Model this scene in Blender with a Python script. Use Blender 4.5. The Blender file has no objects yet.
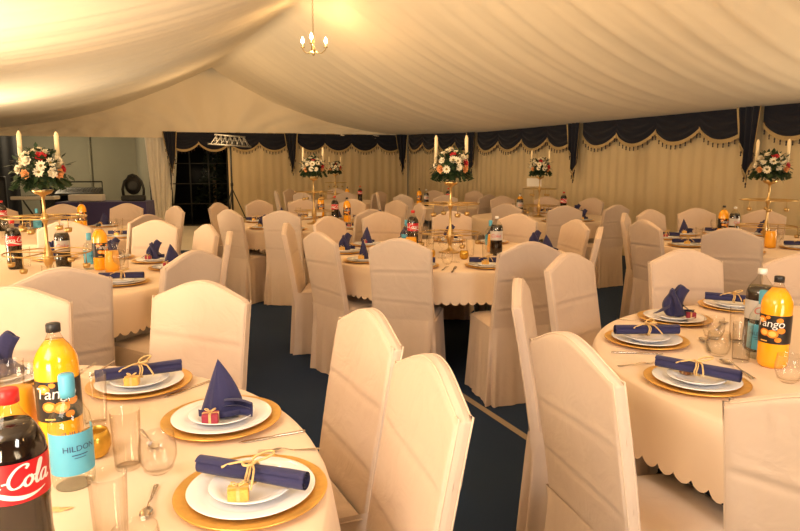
import bpy, math, random
from math import sin, cos, pi, sqrt, atan2, radians, hypot
random.seed(7)
C = bpy.context.scene.collection
NZ = 0.76                      # height of the cloth on the tables
CAM_H = 1.40

# ------------------------------------------------------------------ materials
def mat(name, col, rough=0.6, metal=0.0, noise=0.0, nscale=30.0, bump=0.0, bscale=60.0, sheen=0.0, coat=0.0, emit=None, estr=0.0):
    m = bpy.data.materials.new(name); m.use_nodes = True
    nt = m.node_tree; b = nt.nodes['Principled BSDF']
    b.inputs['Base Color'].default_value = (*col, 1)
    b.inputs['Roughness'].default_value = rough
    b.inputs['Metallic'].default_value = metal
    b.inputs['Sheen Weight'].default_value = sheen
    b.inputs['Coat Weight'].default_value = coat
    if emit:
        b.inputs['Emission Color'].default_value = (*emit, 1); b.inputs['Emission Strength'].default_value = estr
    if noise or bump:
        tc = nt.nodes.new('ShaderNodeTexCoord')
    if noise:
        n = nt.nodes.new('ShaderNodeTexNoise'); n.inputs['Scale'].default_value = nscale; n.inputs['Detail'].default_value = 4
        r = nt.nodes.new('ShaderNodeMix'); r.data_type = 'RGBA'
        r.inputs[6].default_value = (*[max(0, c*(1-noise)) for c in col], 1)
        r.inputs[7].default_value = (*[min(1, c*(1+noise)) for c in col], 1)
        nt.links.new(tc.outputs['Object'], n.inputs['Vector']); nt.links.new(n.outputs['Fac'], r.inputs[0])
        nt.links.new(r.outputs[2], b.inputs['Base Color'])
    if bump:
        n2 = nt.nodes.new('ShaderNodeTexNoise'); n2.inputs['Scale'].default_value = bscale; n2.inputs['Detail'].default_value = 3
        bp = nt.nodes.new('ShaderNodeBump'); bp.inputs['Strength'].default_value = bump; bp.inputs['Distance'].default_value = 0.01
        nt.links.new(tc.outputs['Object'], n2.inputs['Vector']); nt.links.new(n2.outputs['Fac'], bp.inputs['Height'])
        nt.links.new(bp.outputs['Normal'], b.inputs['Normal'])
    return m

def glass_mat(name, tint=(1, .995, .985), edge=(.74, .67, .61), strength=0.75, base=.02):
    m = bpy.data.materials.new(name); m.use_nodes = True
    nt = m.node_tree; nt.nodes.remove(nt.nodes['Principled BSDF'])
    out = nt.nodes['Material Output']
    lw = nt.nodes.new('ShaderNodeLayerWeight'); lw.inputs['Blend'].default_value = 0.5
    ramp = nt.nodes.new('ShaderNodeMix'); ramp.data_type = 'RGBA'
    ramp.inputs[6].default_value = (*tint, 1); ramp.inputs[7].default_value = (*edge, 1)
    pw = nt.nodes.new('ShaderNodeMath'); pw.operation = 'POWER'; pw.inputs[1].default_value = 5.0
    nt.links.new(lw.outputs['Facing'], pw.inputs[0]); nt.links.new(pw.outputs[0], ramp.inputs[0])
    tr = nt.nodes.new('ShaderNodeBsdfTransparent'); nt.links.new(ramp.outputs[2], tr.inputs['Color'])
    gl = nt.nodes.new('ShaderNodeBsdfGlossy'); gl.inputs['Roughness'].default_value = 0.04
    fm = nt.nodes.new('ShaderNodeMath'); fm.operation = 'MULTIPLY_ADD'; fm.inputs[1].default_value = strength*.16; fm.inputs[2].default_value = base
    nt.links.new(lw.outputs['Fresnel'], fm.inputs[0])
    mx = nt.nodes.new('ShaderNodeMixShader')
    nt.links.new(fm.outputs[0], mx.inputs[0]); nt.links.new(tr.outputs[0], mx.inputs[1]); nt.links.new(gl.outputs[0], mx.inputs[2])
    nt.links.new(mx.outputs[0], out.inputs['Surface'])
    return m

def cloth_mat(name, col, tr=0.0, bump=.25, bscale=9.0, noise=.04):
    """soft cloth; large gentle wrinkles plus a fine weave"""
    m = mat(name, col, rough=.85, sheen=.15)
    nt = m.node_tree; b = nt.nodes['Principled BSDF']
    tc = nt.nodes.new('ShaderNodeTexCoord')
    n1 = nt.nodes.new('ShaderNodeTexNoise'); n1.inputs['Scale'].default_value = bscale; n1.inputs['Detail'].default_value = 3; n1.inputs['Distortion'].default_value = 1.2
    n2 = nt.nodes.new('ShaderNodeTexNoise'); n2.inputs['Scale'].default_value = 420; n2.inputs['Detail'].default_value = 1
    b1 = nt.nodes.new('ShaderNodeBump'); b1.inputs['Strength'].default_value = bump; b1.inputs['Distance'].default_value = .02
    b2 = nt.nodes.new('ShaderNodeBump'); b2.inputs['Strength'].default_value = .08; b2.inputs['Distance'].default_value = .002
    for n in (n1, n2): nt.links.new(tc.outputs['Object'], n.inputs['Vector'])
    nt.links.new(n1.outputs['Fac'], b1.inputs['Height']); nt.links.new(n2.outputs['Fac'], b2.inputs['Height'])
    nt.links.new(b1.outputs['Normal'], b2.inputs['Normal']); nt.links.new(b2.outputs['Normal'], b.inputs['Normal'])
    r = nt.nodes.new('ShaderNodeMix'); r.data_type = 'RGBA'
    r.inputs[6].default_value = (*[c*(1-noise) for c in col], 1); r.inputs[7].default_value = (*[min(1, c*(1+noise)) for c in col], 1)
    nt.links.new(n1.outputs['Fac'], r.inputs[0]); nt.links.new(r.outputs[2], b.inputs['Base Color'])
    return m

M = {}
M['cover'] = cloth_mat('chair_cover_cloth', (.64, .50, .39))
M['piping'] = cloth_mat('chair_piping_cloth', (.71, .56, .42), bump=0)
M['cloth'] = cloth_mat('table_linen', (.76, .60, .44), bump=.12, bscale=5)
M['lining'] = cloth_mat('tent_lining', (.92, .80, .60), bump=.15, bscale=1.6)
M['curtain'] = cloth_mat('tent_wall_curtain', (.72, .57, .33), bump=.2, bscale=3)
M['drape'] = cloth_mat('pale_drape', (.92, .86, .74))
M['annex'] = cloth_mat('grey_green_canvas', (.36, .34, .25), bump=.2, bscale=2)
M['navy'] = cloth_mat('navy_napkin_cloth', (.024, .024, .095), bump=.15, bscale=30)
M['swag'] = cloth_mat('navy_swag_cloth', (.006, .007, .018), bump=.1)
M['navy_drape'] = cloth_mat('navy_table_drape', (.055, .045, .16), bump=.3)
M['fringe'] = mat('gold_fringe', (.50, .36, .17), .8, noise=.3, nscale=90)
M['tassel'] = mat('dark_tassel', (.05, .035, .04), .8)
M['carpet'] = mat('navy_carpet', (.004, .025, .078), .95, noise=.45, nscale=160, bump=.5, bscale=400)
M['dance'] = mat('pale_dance_floor', (.85, .78, .64), .4, noise=.08, nscale=3)
M['tape'] = mat('beige_carpet_tape', (.33, .26, .19), .8, noise=.1)
M['gold'] = mat('gold_charger', (.78, .47, .12), .34, metal=.75, noise=.22, nscale=45, bump=.08, bscale=90)
M['brass'] = mat('polished_brass', (.58, .40, .17), .33, metal=1.0, noise=.1)
M['china'] = mat('white_china', (.86, .86, .88), .12, coat=.3)
M['steel'] = mat('cutlery_steel', (.52, .45, .38), .22, metal=.9)
M['raffia'] = mat('raffia', (.72, .50, .22), .7, noise=.2, nscale=120)
M['box_gold'] = mat('gold_paper', (.80, .47, .10), .45, metal=.25, noise=.25, nscale=120, bump=.3, bscale=150)
M['box_red'] = mat('red_paper', (.34, .03, .06), .45, noise=.25, nscale=120)
M['box_bronze'] = mat('bronze_paper', (.36, .15, .06), .4, metal=.4, noise=.3, nscale=120)
M['glass'] = glass_mat('clear_glass')
M['door_glass'] = glass_mat('dark_door_glass', (.8, .82, .8), (.4, .4, .4), .02, 0.0)
M['votive'] = mat('gold_votive_glass', (.62, .36, .05), .18, metal=.6, noise=.3, nscale=60)
M['pet'] = glass_mat('clear_bottle_plastic', (.97, .96, .93), (.45, .40, .33))
M['blue_glass'] = glass_mat('pale_blue_bottle_glass', (.96, .98, .96), (.66, .72, .68), 1.0)
M['orange'] = mat('orange_drink', (.95, .42, .01), .15, coat=.6)
M['juice'] = mat('orange_juice', (.95, .45, .02), .4)
M['cola'] = mat('cola_drink', (.012, .006, .005), .1, coat=.6)
M['red'] = mat('red_label', (.62, .010, .018), .35)
M['red_cap'] = mat('red_cap', (.66, .02, .02), .4)
M['silver'] = mat('silver_label', (.55, .52, .50), .35)
M['black'] = mat('black_label', (.012, .010, .012), .35)
M['cap_black'] = mat('black_cap', (.015, .015, .018), .4)
M['cap_white'] = mat('white_cap', (.80, .78, .74), .4)
M['blue'] = mat('sky_blue_label', (.10, .42, .62), .45)
M['ink'] = mat('dark_blue_ink', (.02, .05, .16), .5)
M['white'] = mat('white_print', (.85, .82, .80), .5)
M['or_print'] = mat('orange_fruit_print', (.90, .25, .01), .5, noise=.25, nscale=80)
M['or_pale'] = mat('pale_orange_print', (.95, .55, .12), .5)
M['candle'] = mat('ivory_wax', (.86, .70, .42), .5)
M['leaf'] = mat('dark_green_leaf', (.020, .045, .014), .55, noise=.5, nscale=25)
M['rose'] = mat('cream_petal', (.80, .72, .54), .6, noise=.08, nscale=60)
M['red_rose'] = mat('red_petal', (.50, .012, .02), .55)
M['flower_eye'] = mat('flower_eye', (.25, .18, .04), .6)
M['terracotta'] = mat('peach_flower', (.70, .30, .10), .6)
M['dark'] = mat('matt_black', (.008, .008, .009), .7)
M['dark_case'] = mat('black_case', (.02, .021, .018), .5)
M['grey'] = mat('grey_metal', (.26, .25, .22), .45, metal=.4)
M['paper'] = mat('white_card', (.85, .80, .70), .6)
M['keys'] = mat('ivory_keys', (.75, .68, .55), .4)
M['wood'] = mat('table_board', (.30, .20, .11), .6, noise=.2, nscale=12)
M['bulb'] = mat('lit_bulb', (1, .85, .6), .4, emit=(1, .78, .45), estr=70)
M['night'] = mat('night_outside', (.004, .005, .005), .9)
M['pine'] = mat('conifer_green', (.010, .020, .007), .7, noise=.5, nscale=12)
M['cream_trim'] = mat('cream_leg', (.60, .52, .40), .6)

# ------------------------------------------------------------------ mesh helpers
class MB:
    def __init__(s): s.v = []; s.f = []; s.sm = []; s.mi = []; s.cur = 0
    def add(s, vs, fs, smooth=True):
        b = len(s.v); s.v += vs; s.f += [tuple(b+i for i in f) for f in fs]; s.sm += [smooth]*len(fs); s.mi += [s.cur]*len(fs); return s
    def mesh(s, name, *mats):
        me = bpy.data.meshes.new(name); me.from_pydata(s.v, [], s.f)
        for m in mats: me.materials.append(m)
        me.polygons.foreach_set('use_smooth', s.sm); me.polygons.foreach_set('material_index', s.mi); me.update(); return me
    def grid(s, fn, nu, nv, wrap=False, smooth=True):
        vs = [fn(i/nu, j/nv) for j in range(nv+1) for i in range(nu if wrap else nu+1)]
        w = nu if wrap else nu+1
        fs = []
        for j in range(nv):
            for i in range(nu):
                a = j*w+i; b = j*w+(i+1) % w if wrap else j*w+i+1
                fs.append((a, b, b+w, a+w))
        return s.add(vs, fs, smooth)
    def lathe(s, prof, n=24, c=(0, 0, 0), smooth=True, cap=True):
        vs = [(c[0]+r*cos(2*pi*i/n), c[1]+r*sin(2*pi*i/n), c[2]+z) for r, z in prof for i in range(n)]
        fs = [(j*n+i, j*n+(i+1) % n, (j+1)*n+(i+1) % n, (j+1)*n+i) for j in range(len(prof)-1) for i in range(n)]
        if cap:
            if prof[0][0] > 1e-4: fs.append(tuple(range(n))[::-1])
            if prof[-1][0] > 1e-4: fs.append(tuple((len(prof)-1)*n+i for i in range(n)))
        return s.add(vs, fs, smooth)
    def box(s, lo, hi, bev=0.0):
        x0, y0, z0 = lo; x1, y1, z1 = hi
        if bev <= 0:
            vs = [(x, y, z) for z in (z0, z1) for y in (y0, y1) for x in (x0, x1)]
            return s.add(vs, [(0, 2, 3, 1), (4, 5, 7, 6), (0, 1, 5, 4), (2, 6, 7, 3), (0, 4, 6, 2), (1, 3, 7, 5)], False)
        b = bev
        def ring(z, d):
            return [(x0+d+b, y0+d, z), (x1-d-b, y0+d, z), (x1-d, y0+d+b, z), (x1-d, y1-d-b, z), (x1-d-b, y1-d, z), (x0+d+b, y1-d, z), (x0+d, y1-d-b, z), (x0+d, y0+d+b, z)]
        vs = ring(z0, b)+ring(z0+b, 0)+ring(z1-b, 0)+ring(z1, b)
        fs = [tuple(range(8))[::-1], tuple(range(24, 32))]+[(k*8+i, k*8+(i+1) % 8, k*8+8+(i+1) % 8, k*8+8+i) for k in range(3) for i in range(8)]
        return s.add(vs, fs, False)
    def tube(s, pts, r, n=8, closed=False, cap=True):
        pts = [tuple(p) for p in pts]; L = len(pts); vs = []
        rr = r if isinstance(r, (list, tuple)) else [r]*L
        for k in range(L):
            a = pts[(k-1) % L] if (closed or k > 0) else pts[k]; b = pts[(k+1) % L] if (closed or k < L-1) else pts[k]
            t = [b[i]-a[i] for i in range(3)]; l = sqrt(sum(x*x for x in t)) or 1; t = [x/l for x in t]
            ref = (0, 0, 1) if abs(t[2]) < .9 else (1, 0, 0)
            u = (t[1]*ref[2]-t[2]*ref[1], t[2]*ref[0]-t[0]*ref[2], t[0]*ref[1]-t[1]*ref[0]); l = sqrt(sum(x*x for x in u)); u = [x/l for x in u]
            w = (t[1]*u[2]-t[2]*u[1], t[2]*u[0]-t[0]*u[2], t[0]*u[1]-t[1]*u[0])
            for i in range(n):
                c_, s_ = cos(2*pi*i/n)*rr[k], sin(2*pi*i/n)*rr[k]
                vs.append(tuple(pts[k][q]+u[q]*c_+w[q]*s_ for q in range(3)))
        fs = []
        for k in range(L if closed else L-1):
            k2 = (k+1) % L
            fs += [(k*n+i, k*n+(i+1) % n, k2*n+(i+1) % n, k2*n+i) for i in range(n)]
        if cap and not closed: fs += [tuple(range(n))[::-1], tuple((L-1)*n+i for i in range(n))]
        return s.add(vs, fs)
    def ball(s, c, r, nu=10, nv=6, sq=(1, 1, 1)):
        return s.grid(lambda u, v: (c[0]+r*sq[0]*cos(2*pi*u)*sin(pi*v), c[1]+r*sq[1]*sin(2*pi*u)*sin(pi*v), c[2]-r*sq[2]*cos(pi*v)), nu, nv, True)

def obj(name, me, parent=None, loc=(0, 0, 0), rz=0.0):
    o = bpy.data.objects.new(name, me); C.objects.link(o)
    o.location = loc; o.rotation_euler = (0, 0, rz)
    if parent: o.parent = parent
    return o
def tag(o, label=None, cat=None, group=None, kind=None):
    if label: o['label'] = label
    if cat: o['category'] = cat
    if group: o['group'] = group
    if kind: o['kind'] = kind
    return o
def thing(name, label, cat, loc=(0, 0, 0), rz=0.0, group=None):
    return tag(obj(name, None, None, loc, rz), label, cat, group)
def structure(name, me, loc=(0, 0, 0), rz=0.0):
    o = obj(name, me, None, loc, rz); o['kind'] = 'structure'; return o

# ------------------------------------------------------------------ the tent (plan frame X across, Y along, turned from the view)
PSI = radians(26.9); CS, SN = cos(PSI), sin(PSI)
def W(X, Y): return (X*CS-Y*SN, X*SN+Y*CS)
XR, XL, XRIDGE = 7.86, -2.6, 3.05
EAVE, APEX = 2.30, 3.86
def yend(X): return 15.1+(XR-X)*0.222
def eave(Y):
    t = max(0, min(1, (Y-11.0)/4.1)); return 2.195+.105*t*t*(3-2*t)
def ceil_z(X, Y):
    t = (XR-X)/(XR-XRIDGE) if X > XRIDGE else (X-XL)/(XRIDGE-XL)
    t = max(0, min(1, t))
    ev = eave(Y)
    z = ev+(APEX-ev)*(.12*t+.88*t**2.0)
    f = ((Y-2.10)/3.24) % 1.0
    belly = 4*t*(1-t)
    z -= .05*belly*sin(pi*f)**2
    # gathered folds of the lining, running from ridge to eave and slanting across the bay
    yy = Y + (.35*sin(pi*t))*(f-.5)
    fold = 0
    for k, (p, a, ph) in enumerate(((.47, .020, .3), (.29, .014, 1.7), (.183, .008, 4.1), (.81, .020, 2.2))):
        q = sin(2*pi*yy/p+ph+1.3*sin(yy*.9+k)+.8*sin(X*.7+k))
        fold += a*(.5-.5*q)
    z -= fold*(.25+1.2*belly)*min(1, t*5+.25)*.46
    return z
Y0 = -4.0
def tent_pt(X, Y, z): x, y = W(X, Y); return (x, y, z)
NX, NY = 72, 420
mb = MB()
def cfn(u, v):
    X = XL+(XR-XL)*u; Y = Y0+(yend(X)-Y0)*v
    return tent_pt(X, Y, ceil_z(X, Y))
mb.grid(cfn, NX, NY)
structure('ceiling', mb.mesh('ceiling', M['lining']))

def curtain_strip(a, b, z0, z1, n, amp, seed, nz=6, wl=.13):
    rnd = random.Random(seed)
    L = hypot(b[0]-a[0], b[1]-a[1]); dx, dy = (b[0]-a[0])/L, (b[1]-a[1])/L
    ph = [rnd.random()*6 for _ in range(4)]
    def fn(u, v):
        d = u*L
        w = amp*(sin(2*pi*d/wl+ph[0]+1.5*sin(d*2.1+ph[1]))*.7+.5*sin(2*pi*d/(wl*2.7)+ph[2]))*(.75+.25*v)
        w *= 1.0
        return (a[0]+dx*d-dy*w, a[1]+dy*d+dx*w, z1+(z0-z1)*v)
    m = MB(); m.grid(fn, n, nz); return m
# right-hand long wall, rear wall, left wall
structure('wall_right', curtain_strip(W(XR+.06, Y0), W(XR+.06, 15.12), 0, EAVE+.06, 900, .014, 1, 6, .19).mesh('wall_right', M['curtain']))
structure('wall_left', curtain_strip(W(XL, Y0), W(XL, yend(XL)), 0, EAVE+.02, 300, .02, 2).mesh('wall_left', M['curtain']))
structure('wall_rear', curtain_strip(W(XL, Y0), W(XR, Y0), 0, APEX, 200, .02, 3).mesh('wall_rear', M['curtain']))
# far end: corner, then bays toward the open side
P0 = W(XR, 15.1); P0 = (P0[0], P0[1])
eu = (-.969, -.248); en = (.248, -.969)                # along the end wall, and toward the room
def E_(d, off=0.0): return (P0[0]+eu[0]*d+en[0]*off, P0[1]+eu[1]*d+en[1]*off)
BAY = 3.06
structure('wall_back', curtain_strip(E_(-.02), E_(4.62), 0, EAVE+.02, 420, .014, 4, 6, .19).mesh('wall_back', M['curtain']))
# gable cloth over the end wall, up to the ceiling
mb = MB()
def gfn(u, v):
    X = XR+(XL-XR)*u; x, y = W(X, yend(X)-.005)
    zt = max(EAVE+.001, EAVE+(APEX-EAVE)*(lambda t: .12*t+.88*t*t)(max(0, min(1, (XR-X)/(XR-XRIDGE) if X > XRIDGE else (X-XL)/(XRIDGE-XL))))+.02)
    w = .05*sin(u*75+2*sin(u*11))*(1-v)*v*2 - .22*math.exp(-((X-XRIDGE)/.30)**2)*(1-v) + .07*sin(26*(X-XRIDGE)/(1.2+3*(1-v))+.6)*v*(1-v)*3
    return (x+en[0]*w, y+en[1]*w, EAVE-.14+(zt-EAVE+.14)*(1-v) if v < .5 else EAVE-.14+(zt-EAVE+.14)*(1-v))
mb.grid(gfn, 220, 10)
structure('wall_gable', mb.mesh('wall_gable', M['lining']))

# floor: carpet, and a carpet joint strip
mb = MB(); mb.box((-16, -5, -.05), (13, 26, 0)); structure('floor', mb.mesh('floor', M['carpet']))
ta, tb = (0.446, 3.627), (0.649, 3.169)
dxt, dyt = tb[0]-ta[0], tb[1]-ta[1]; lt = hypot(dxt, dyt); dxt /= lt; dyt /= lt
mb = MB(); q = .022
p1 = (ta[0]-dxt*1.6, ta[1]-dyt*1.6); p2 = (tb[0]+dxt*2.2, tb[1]+dyt*2.2)
mb.add([(p1[0]-dyt*q, p1[1]+dxt*q, .004), (p2[0]-dyt*q, p2[1]+dxt*q, .004), (p2[0]+dyt*q, p2[1]-dxt*q, .004), (p1[0]+dyt*q, p1[1]-dxt*q, .004)], [(0, 1, 2, 3)])
structure('trim_1', mb.mesh('trim_1', M['tape']))
mb = MB(); mb.box((-6.6, 10.9, 0), (-3.35, 15.6, .012))
for i in range(1, 5): mb.box((-6.6, 10.9+i*.94-.004, .0121), (-3.35, 10.9+i*.94+.004, .0128))
df = obj('dance_floor', mb.mesh('dance_floor', M['dance'])); tag(df, None, None, None, 'structure')

# dark doorway in the end wall with a glazed door and a conifer outside
d0, d1 = 4.62, 6.02
mb = MB()
a, b = E_(d0, -.01), E_(d1, -.01)
def vert_quad(mb, a, b, z0, z1): mb.add([(a[0], a[1], z0), (b[0], b[1], z0), (b[0], b[1], z1), (a[0], a[1], z1)], [(0, 1, 2, 3)], False)
o0, o1, o2, o3 = E_(d0-.6, -2.2), E_(d1+.08, -2.2), E_(d1+.08, -.12), E_(d0-.6, -.12)
vert_quad(mb, o0, o1, 0, 3); vert_quad(mb, o1, o2, 0, 3); vert_quad(mb, o3, o0, 0, 3)
mb.add([(o0[0], o0[1], 3), (o1[0], o1[1], 3), (o2[0], o2[1], 3), (o3[0], o3[1], 3)], [(0, 1, 2, 3)], False)
mb.add([(o0[0], o0[1], .006), (o1[0], o1[1], .006), (o2[0], o2[1], .006), (o3[0], o3[1], .006)], [(0, 1, 2, 3)], False)
structure('exterior_night', mb.mesh('exterior_night', M['night']))
door = structure('door_1', None)
mb = MB()
for k in range(4):
    d = d0+.03+(d1-d0-.06)*k/3; p = E_(d, -.10); mb.tube([(p[0], p[1], 0.01), (p[0], p[1], 2.2)], .018, 6)
for z in (.03, .55, 1.05, 1.55, 2.15):
    p, q_ = E_(d0, -.10), E_(d1, -.10); mb.tube([(p[0], p[1], z), (q_[0], q_[1], z)], .014, 6)
obj('door_frame', mb.mesh('door_frame', M['dark_case']), door)
mb = MB(); vert_quad(mb, E_(d0, -.105), E_(d1, -.105), .03, 2.15); obj('door_glass', mb.mesh('door_glass', M['door_glass']), door)
tp = E_(5.0, -1.0)
tree = thing('conifer_tree', 'dark conifer standing outside the glazed tent doorway', 'tree', (tp[0], tp[1], 0))
mb = MB(); mb.tube([(0, 0, 0), (0, 0, 2.0)], .05, 8); obj('trunk', mb.mesh('trunk', M['wood']), tree)
mb = MB(); rnd = random.Random(5)
for i in range(900):
    h = rnd.random()**.8; r = .55*(1-h)+.06; a_ = rnd.random()*2*pi; rr_ = r*rnd.random()**.4
    x, y, z = rr_*cos(a_), rr_*sin(a_), .35+h*1.9; s_ = .06+.05*rnd.random(); t_ = rnd.random()*pi
    mb.add([(x-s_*cos(t_), y-s_*sin(t_), z), (x+s_*.3*sin(t_), y-s_*.3*cos(t_), z+s_*.5), (x+s_*cos(t_), y+s_*sin(t_), z-s_*.5), (x-s_*.3*sin(t_), y+s_*.3*cos(t_), z-s_*.3)], [(0, 1, 2, 3)], False)
obj('foliage', mb.mesh('foliage', M['pine']), tree)

# annex beyond the open bay
A0, A1, A2 = (-7.88, 19.0), (-13.5, 17.2), (-14.5, 13.0)
structure('wall_annex', curtain_strip(A0, A1, 0, 2.9, 160, .012, 11, wl=.9).mesh('wall_annex', M['annex']))
structure('wall_annex_side', curtain_strip((-6.16, 15.55), A0, 0, 2.9, 60, .012, 12, wl=.5).mesh('wall_annex_side', M['annex']))
structure('wall_annex_left', curtain_strip(A1, A2, 0, 2.9, 60, .012, 13, wl=.9).mesh('wall_annex_left', M['dark']))
mb = MB(); mb.add([(-5.9, 15.5, 2.6), (-6.5, 19.4, 2.6), (-14.5, 17.4, 2.6), (-14.5, 13.2, 2.6)], [(0, 1, 2, 3)]); structure('ceiling_annex', mb.mesh('ceiling_annex', M['drape']))
bd = curtain_strip((-9.75, 16.2), (-12.6, 15.4), 0, 2.25, 80, .03, 15, wl=.3)
tag(obj('black_stage_drape', bd.mesh('black_stage_drape', M['dark'])), 'black drape hung behind the music equipment in the annex', 'curtain')
for k, (xx, yy) in enumerate(((-9.05, 18.55),)):
    mb = MB(); mb.tube([(xx, yy, 0), (xx, yy, 2.6)], .035, 8); structure('trim_2', mb.mesh('trim_2', M['annex']))

# tied-back pale curtain at the opening
def tied(u, v):
    c = 6.17+.04*v; wd = .80-.43*v**.8+.05*sin(pi*v)
    x, y = E_(c-(u-.5)*wd, -.10)
    w = .035*sin(u*30+v*1.5)+.02*sin(u*13)
    return (x+en[0]*w, y+en[1]*w, 2.26*(1-v)+.01)
mb = MB(); mb.grid(tied, 60, 24)
cur = thing('door_curtain', 'pale cream curtain gathered beside the dark doorway', 'curtain', (0, 0, 0))
obj('curtain_cloth', mb.mesh('curtain_cloth', M['drape']), cur)

# ------------------------------------------------------------------ navy swag valance: every bay a thing of swags and fringes, every tail a thing
def swag_mesh(w, ztop, zpk, drop, seed):
    rnd = random.Random(seed); ph = rnd.random()*6
    def edge(u): return zpk-drop*(1-(2*u-1)**2)**.85 if 0 < u < 1 else zpk
    def fn(u, v):
        zb = edge(u); z = ztop+(zb-ztop)*v
        bow = (1-(2*u-1)**2)
        off = .02+.05*v*bow+.020*sin(v*19+ph-2.2*bow)*min(1, v*3)*bow
        return (w*u, -off, z)
    m = MB(); m.grid(fn, 22, 26)
    fr = MB()
    def ff(u, v):
        z = edge(u)-.055*v; bow = 1-(2*u-1)**2
        return (w*u, -.025-.05*bow-.004*sin(u*150)*v, z)
    fr.grid(ff, 40, 2)
    ts = fr; ts.cur = 1
    for k in range(10):
        u = (k+.5)/10; z = edge(u)-.05; bow = 1-(2*u-1)**2
        ts.lathe([(.002, 0), (.009, -.008), (.011, -.022), (.006, -.034), (.010, -.06), (.004, -.062)], 6, (w*u, -.03-.05*bow, z))
    return m.mesh('swag', M['swag']), fr.mesh('fringe', M['fringe'], M['tassel'])
swg = [swag_mesh(.74, EAVE, 2.085, .20, k) for k in range(3)]
def tail_mesh():
    m = MB()
    def zb(u): return 1.33+(.55*abs(u-.55)/.5) if True else 0
    def fn(u, v):
        z0_ = 1.32+.62*(abs(u-.62)/.62)**1.0
        z = EAVE+.005+(z0_-EAVE)*v
        x = (u-.5)*(.30-.10*v)
        return (x, -.06-.035*sin(u*3*2*pi)*(.5+.5*v)-.02, z)
    m.grid(fn, 30, 12)
    f = MB()
    def ff(u, v):
        z0_ = 1.32+.62*(abs(u-.62)/.62)
        return ((u-.5)*.20, -.065-.035*sin(u*3*2*pi)-.02, z0_-.06*v)
    f.grid(ff, 30, 2)
    for e in (-1, 1):
        f.grid(lambda u, v: (e*(.15-.05*v+.02*u)*1.0, -.09-.01*u, EAVE+(1.94 if e < 0 else 1.70)*v-EAVE*v), 2, 10)
    t = f; t.cur = 1
    for k in range(7):
        u = k/6; z0_ = 1.32+.62*(abs(u-.62)/.62)
        t.lathe([(.002, 0), (.011, -.01), (.012, -.024), (.006, -.036), (.011, -.065), (.004, -.067)], 6, ((u-.5)*.20, -.09, z0_-.05))
    return m.mesh('tail_cloth', M['swag']), f.mesh('fringe', M['fringe'], M['tassel'])
tm = tail_mesh()
# local +x runs along the wall, local -y faces the room
def valance(loc, rz, label, lens=4, width=.8, dz=None):
    t = thing('swag_valance', label, 'valance', (loc[0], loc[1], 0), rz, 'navy swag valances round the tent walls')
    for k in range(lens):
        a, b = swg[k % 3]
        o = obj('swag', a, t, (.07+k*width, -.004*(k % 2), dz[k] if dz else 0)); o.scale.x = width/.74*1.03
        f = obj('fringe', b, o)
    return t
def tail(loc, rz, label):
    t = thing('swag_tail', label, 'valance', (loc[0], loc[1], 0), rz, 'navy swag tails between the valances')
    obj('tail_cloth', tm[0], t); obj('fringe', tm[1], t)
    return t
# right wall: local x must run from far to near so that -y points into the room
YK = [2.10, 5.34, 8.58, 11.83, 15.05]
along_r = PSI-pi/2             # direction of -Y of the plan
bn = ['bay closest to the camera', 'bay behind the far side table', 'middle bay of the long wall', 'last bay before the corner']
for k in range(4):
    ylo, yhi = YK[k], YK[k+1]
    p = W(XR-.02, yhi-.08)
    valance(p, along_r, 'navy fringed swag valance on the long curtain wall, '+bn[k], 4, (yhi-ylo-.16)/4, [eave(yhi-.08-(i+.5)*(yhi-ylo-.16)/4)-EAVE+.02 for i in range(4)])
tn = ['above the flowers of the far side table', 'above the card table', 'near the far corner']
for k in (1, 2, 3):
    p = W(XR-.03, YK[k]); tl_ = tail(p, along_r, 'pointed navy swag tail on long curtain wall, '+tn[k-1]); tl_.location.z = eave(YK[k])-EAVE+.02
# end wall: local x from the open side to the corner
along_e = atan2(-eu[1], -eu[0])
valance(E_(BAY-.1, .03), along_e, 'navy fringed swag valance on the end wall beside the corner', 4, (BAY-.3)/4)
valance(E_(2*BAY-.02, .03), along_e, 'navy fringed swag valance on the end wall over the dark doorway', 4, (BAY-.16)/4)
tail(E_(0.20, .16), along_e, 'pointed navy swag tail in the far corner of the tent')
tail(E_(BAY, .05), along_e, 'pointed navy swag tail on the end wall behind the dance floor table')
tail(E_(2*BAY-.17, .12), along_e, 'pointed navy swag tail at the open side of the doorway')

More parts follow.
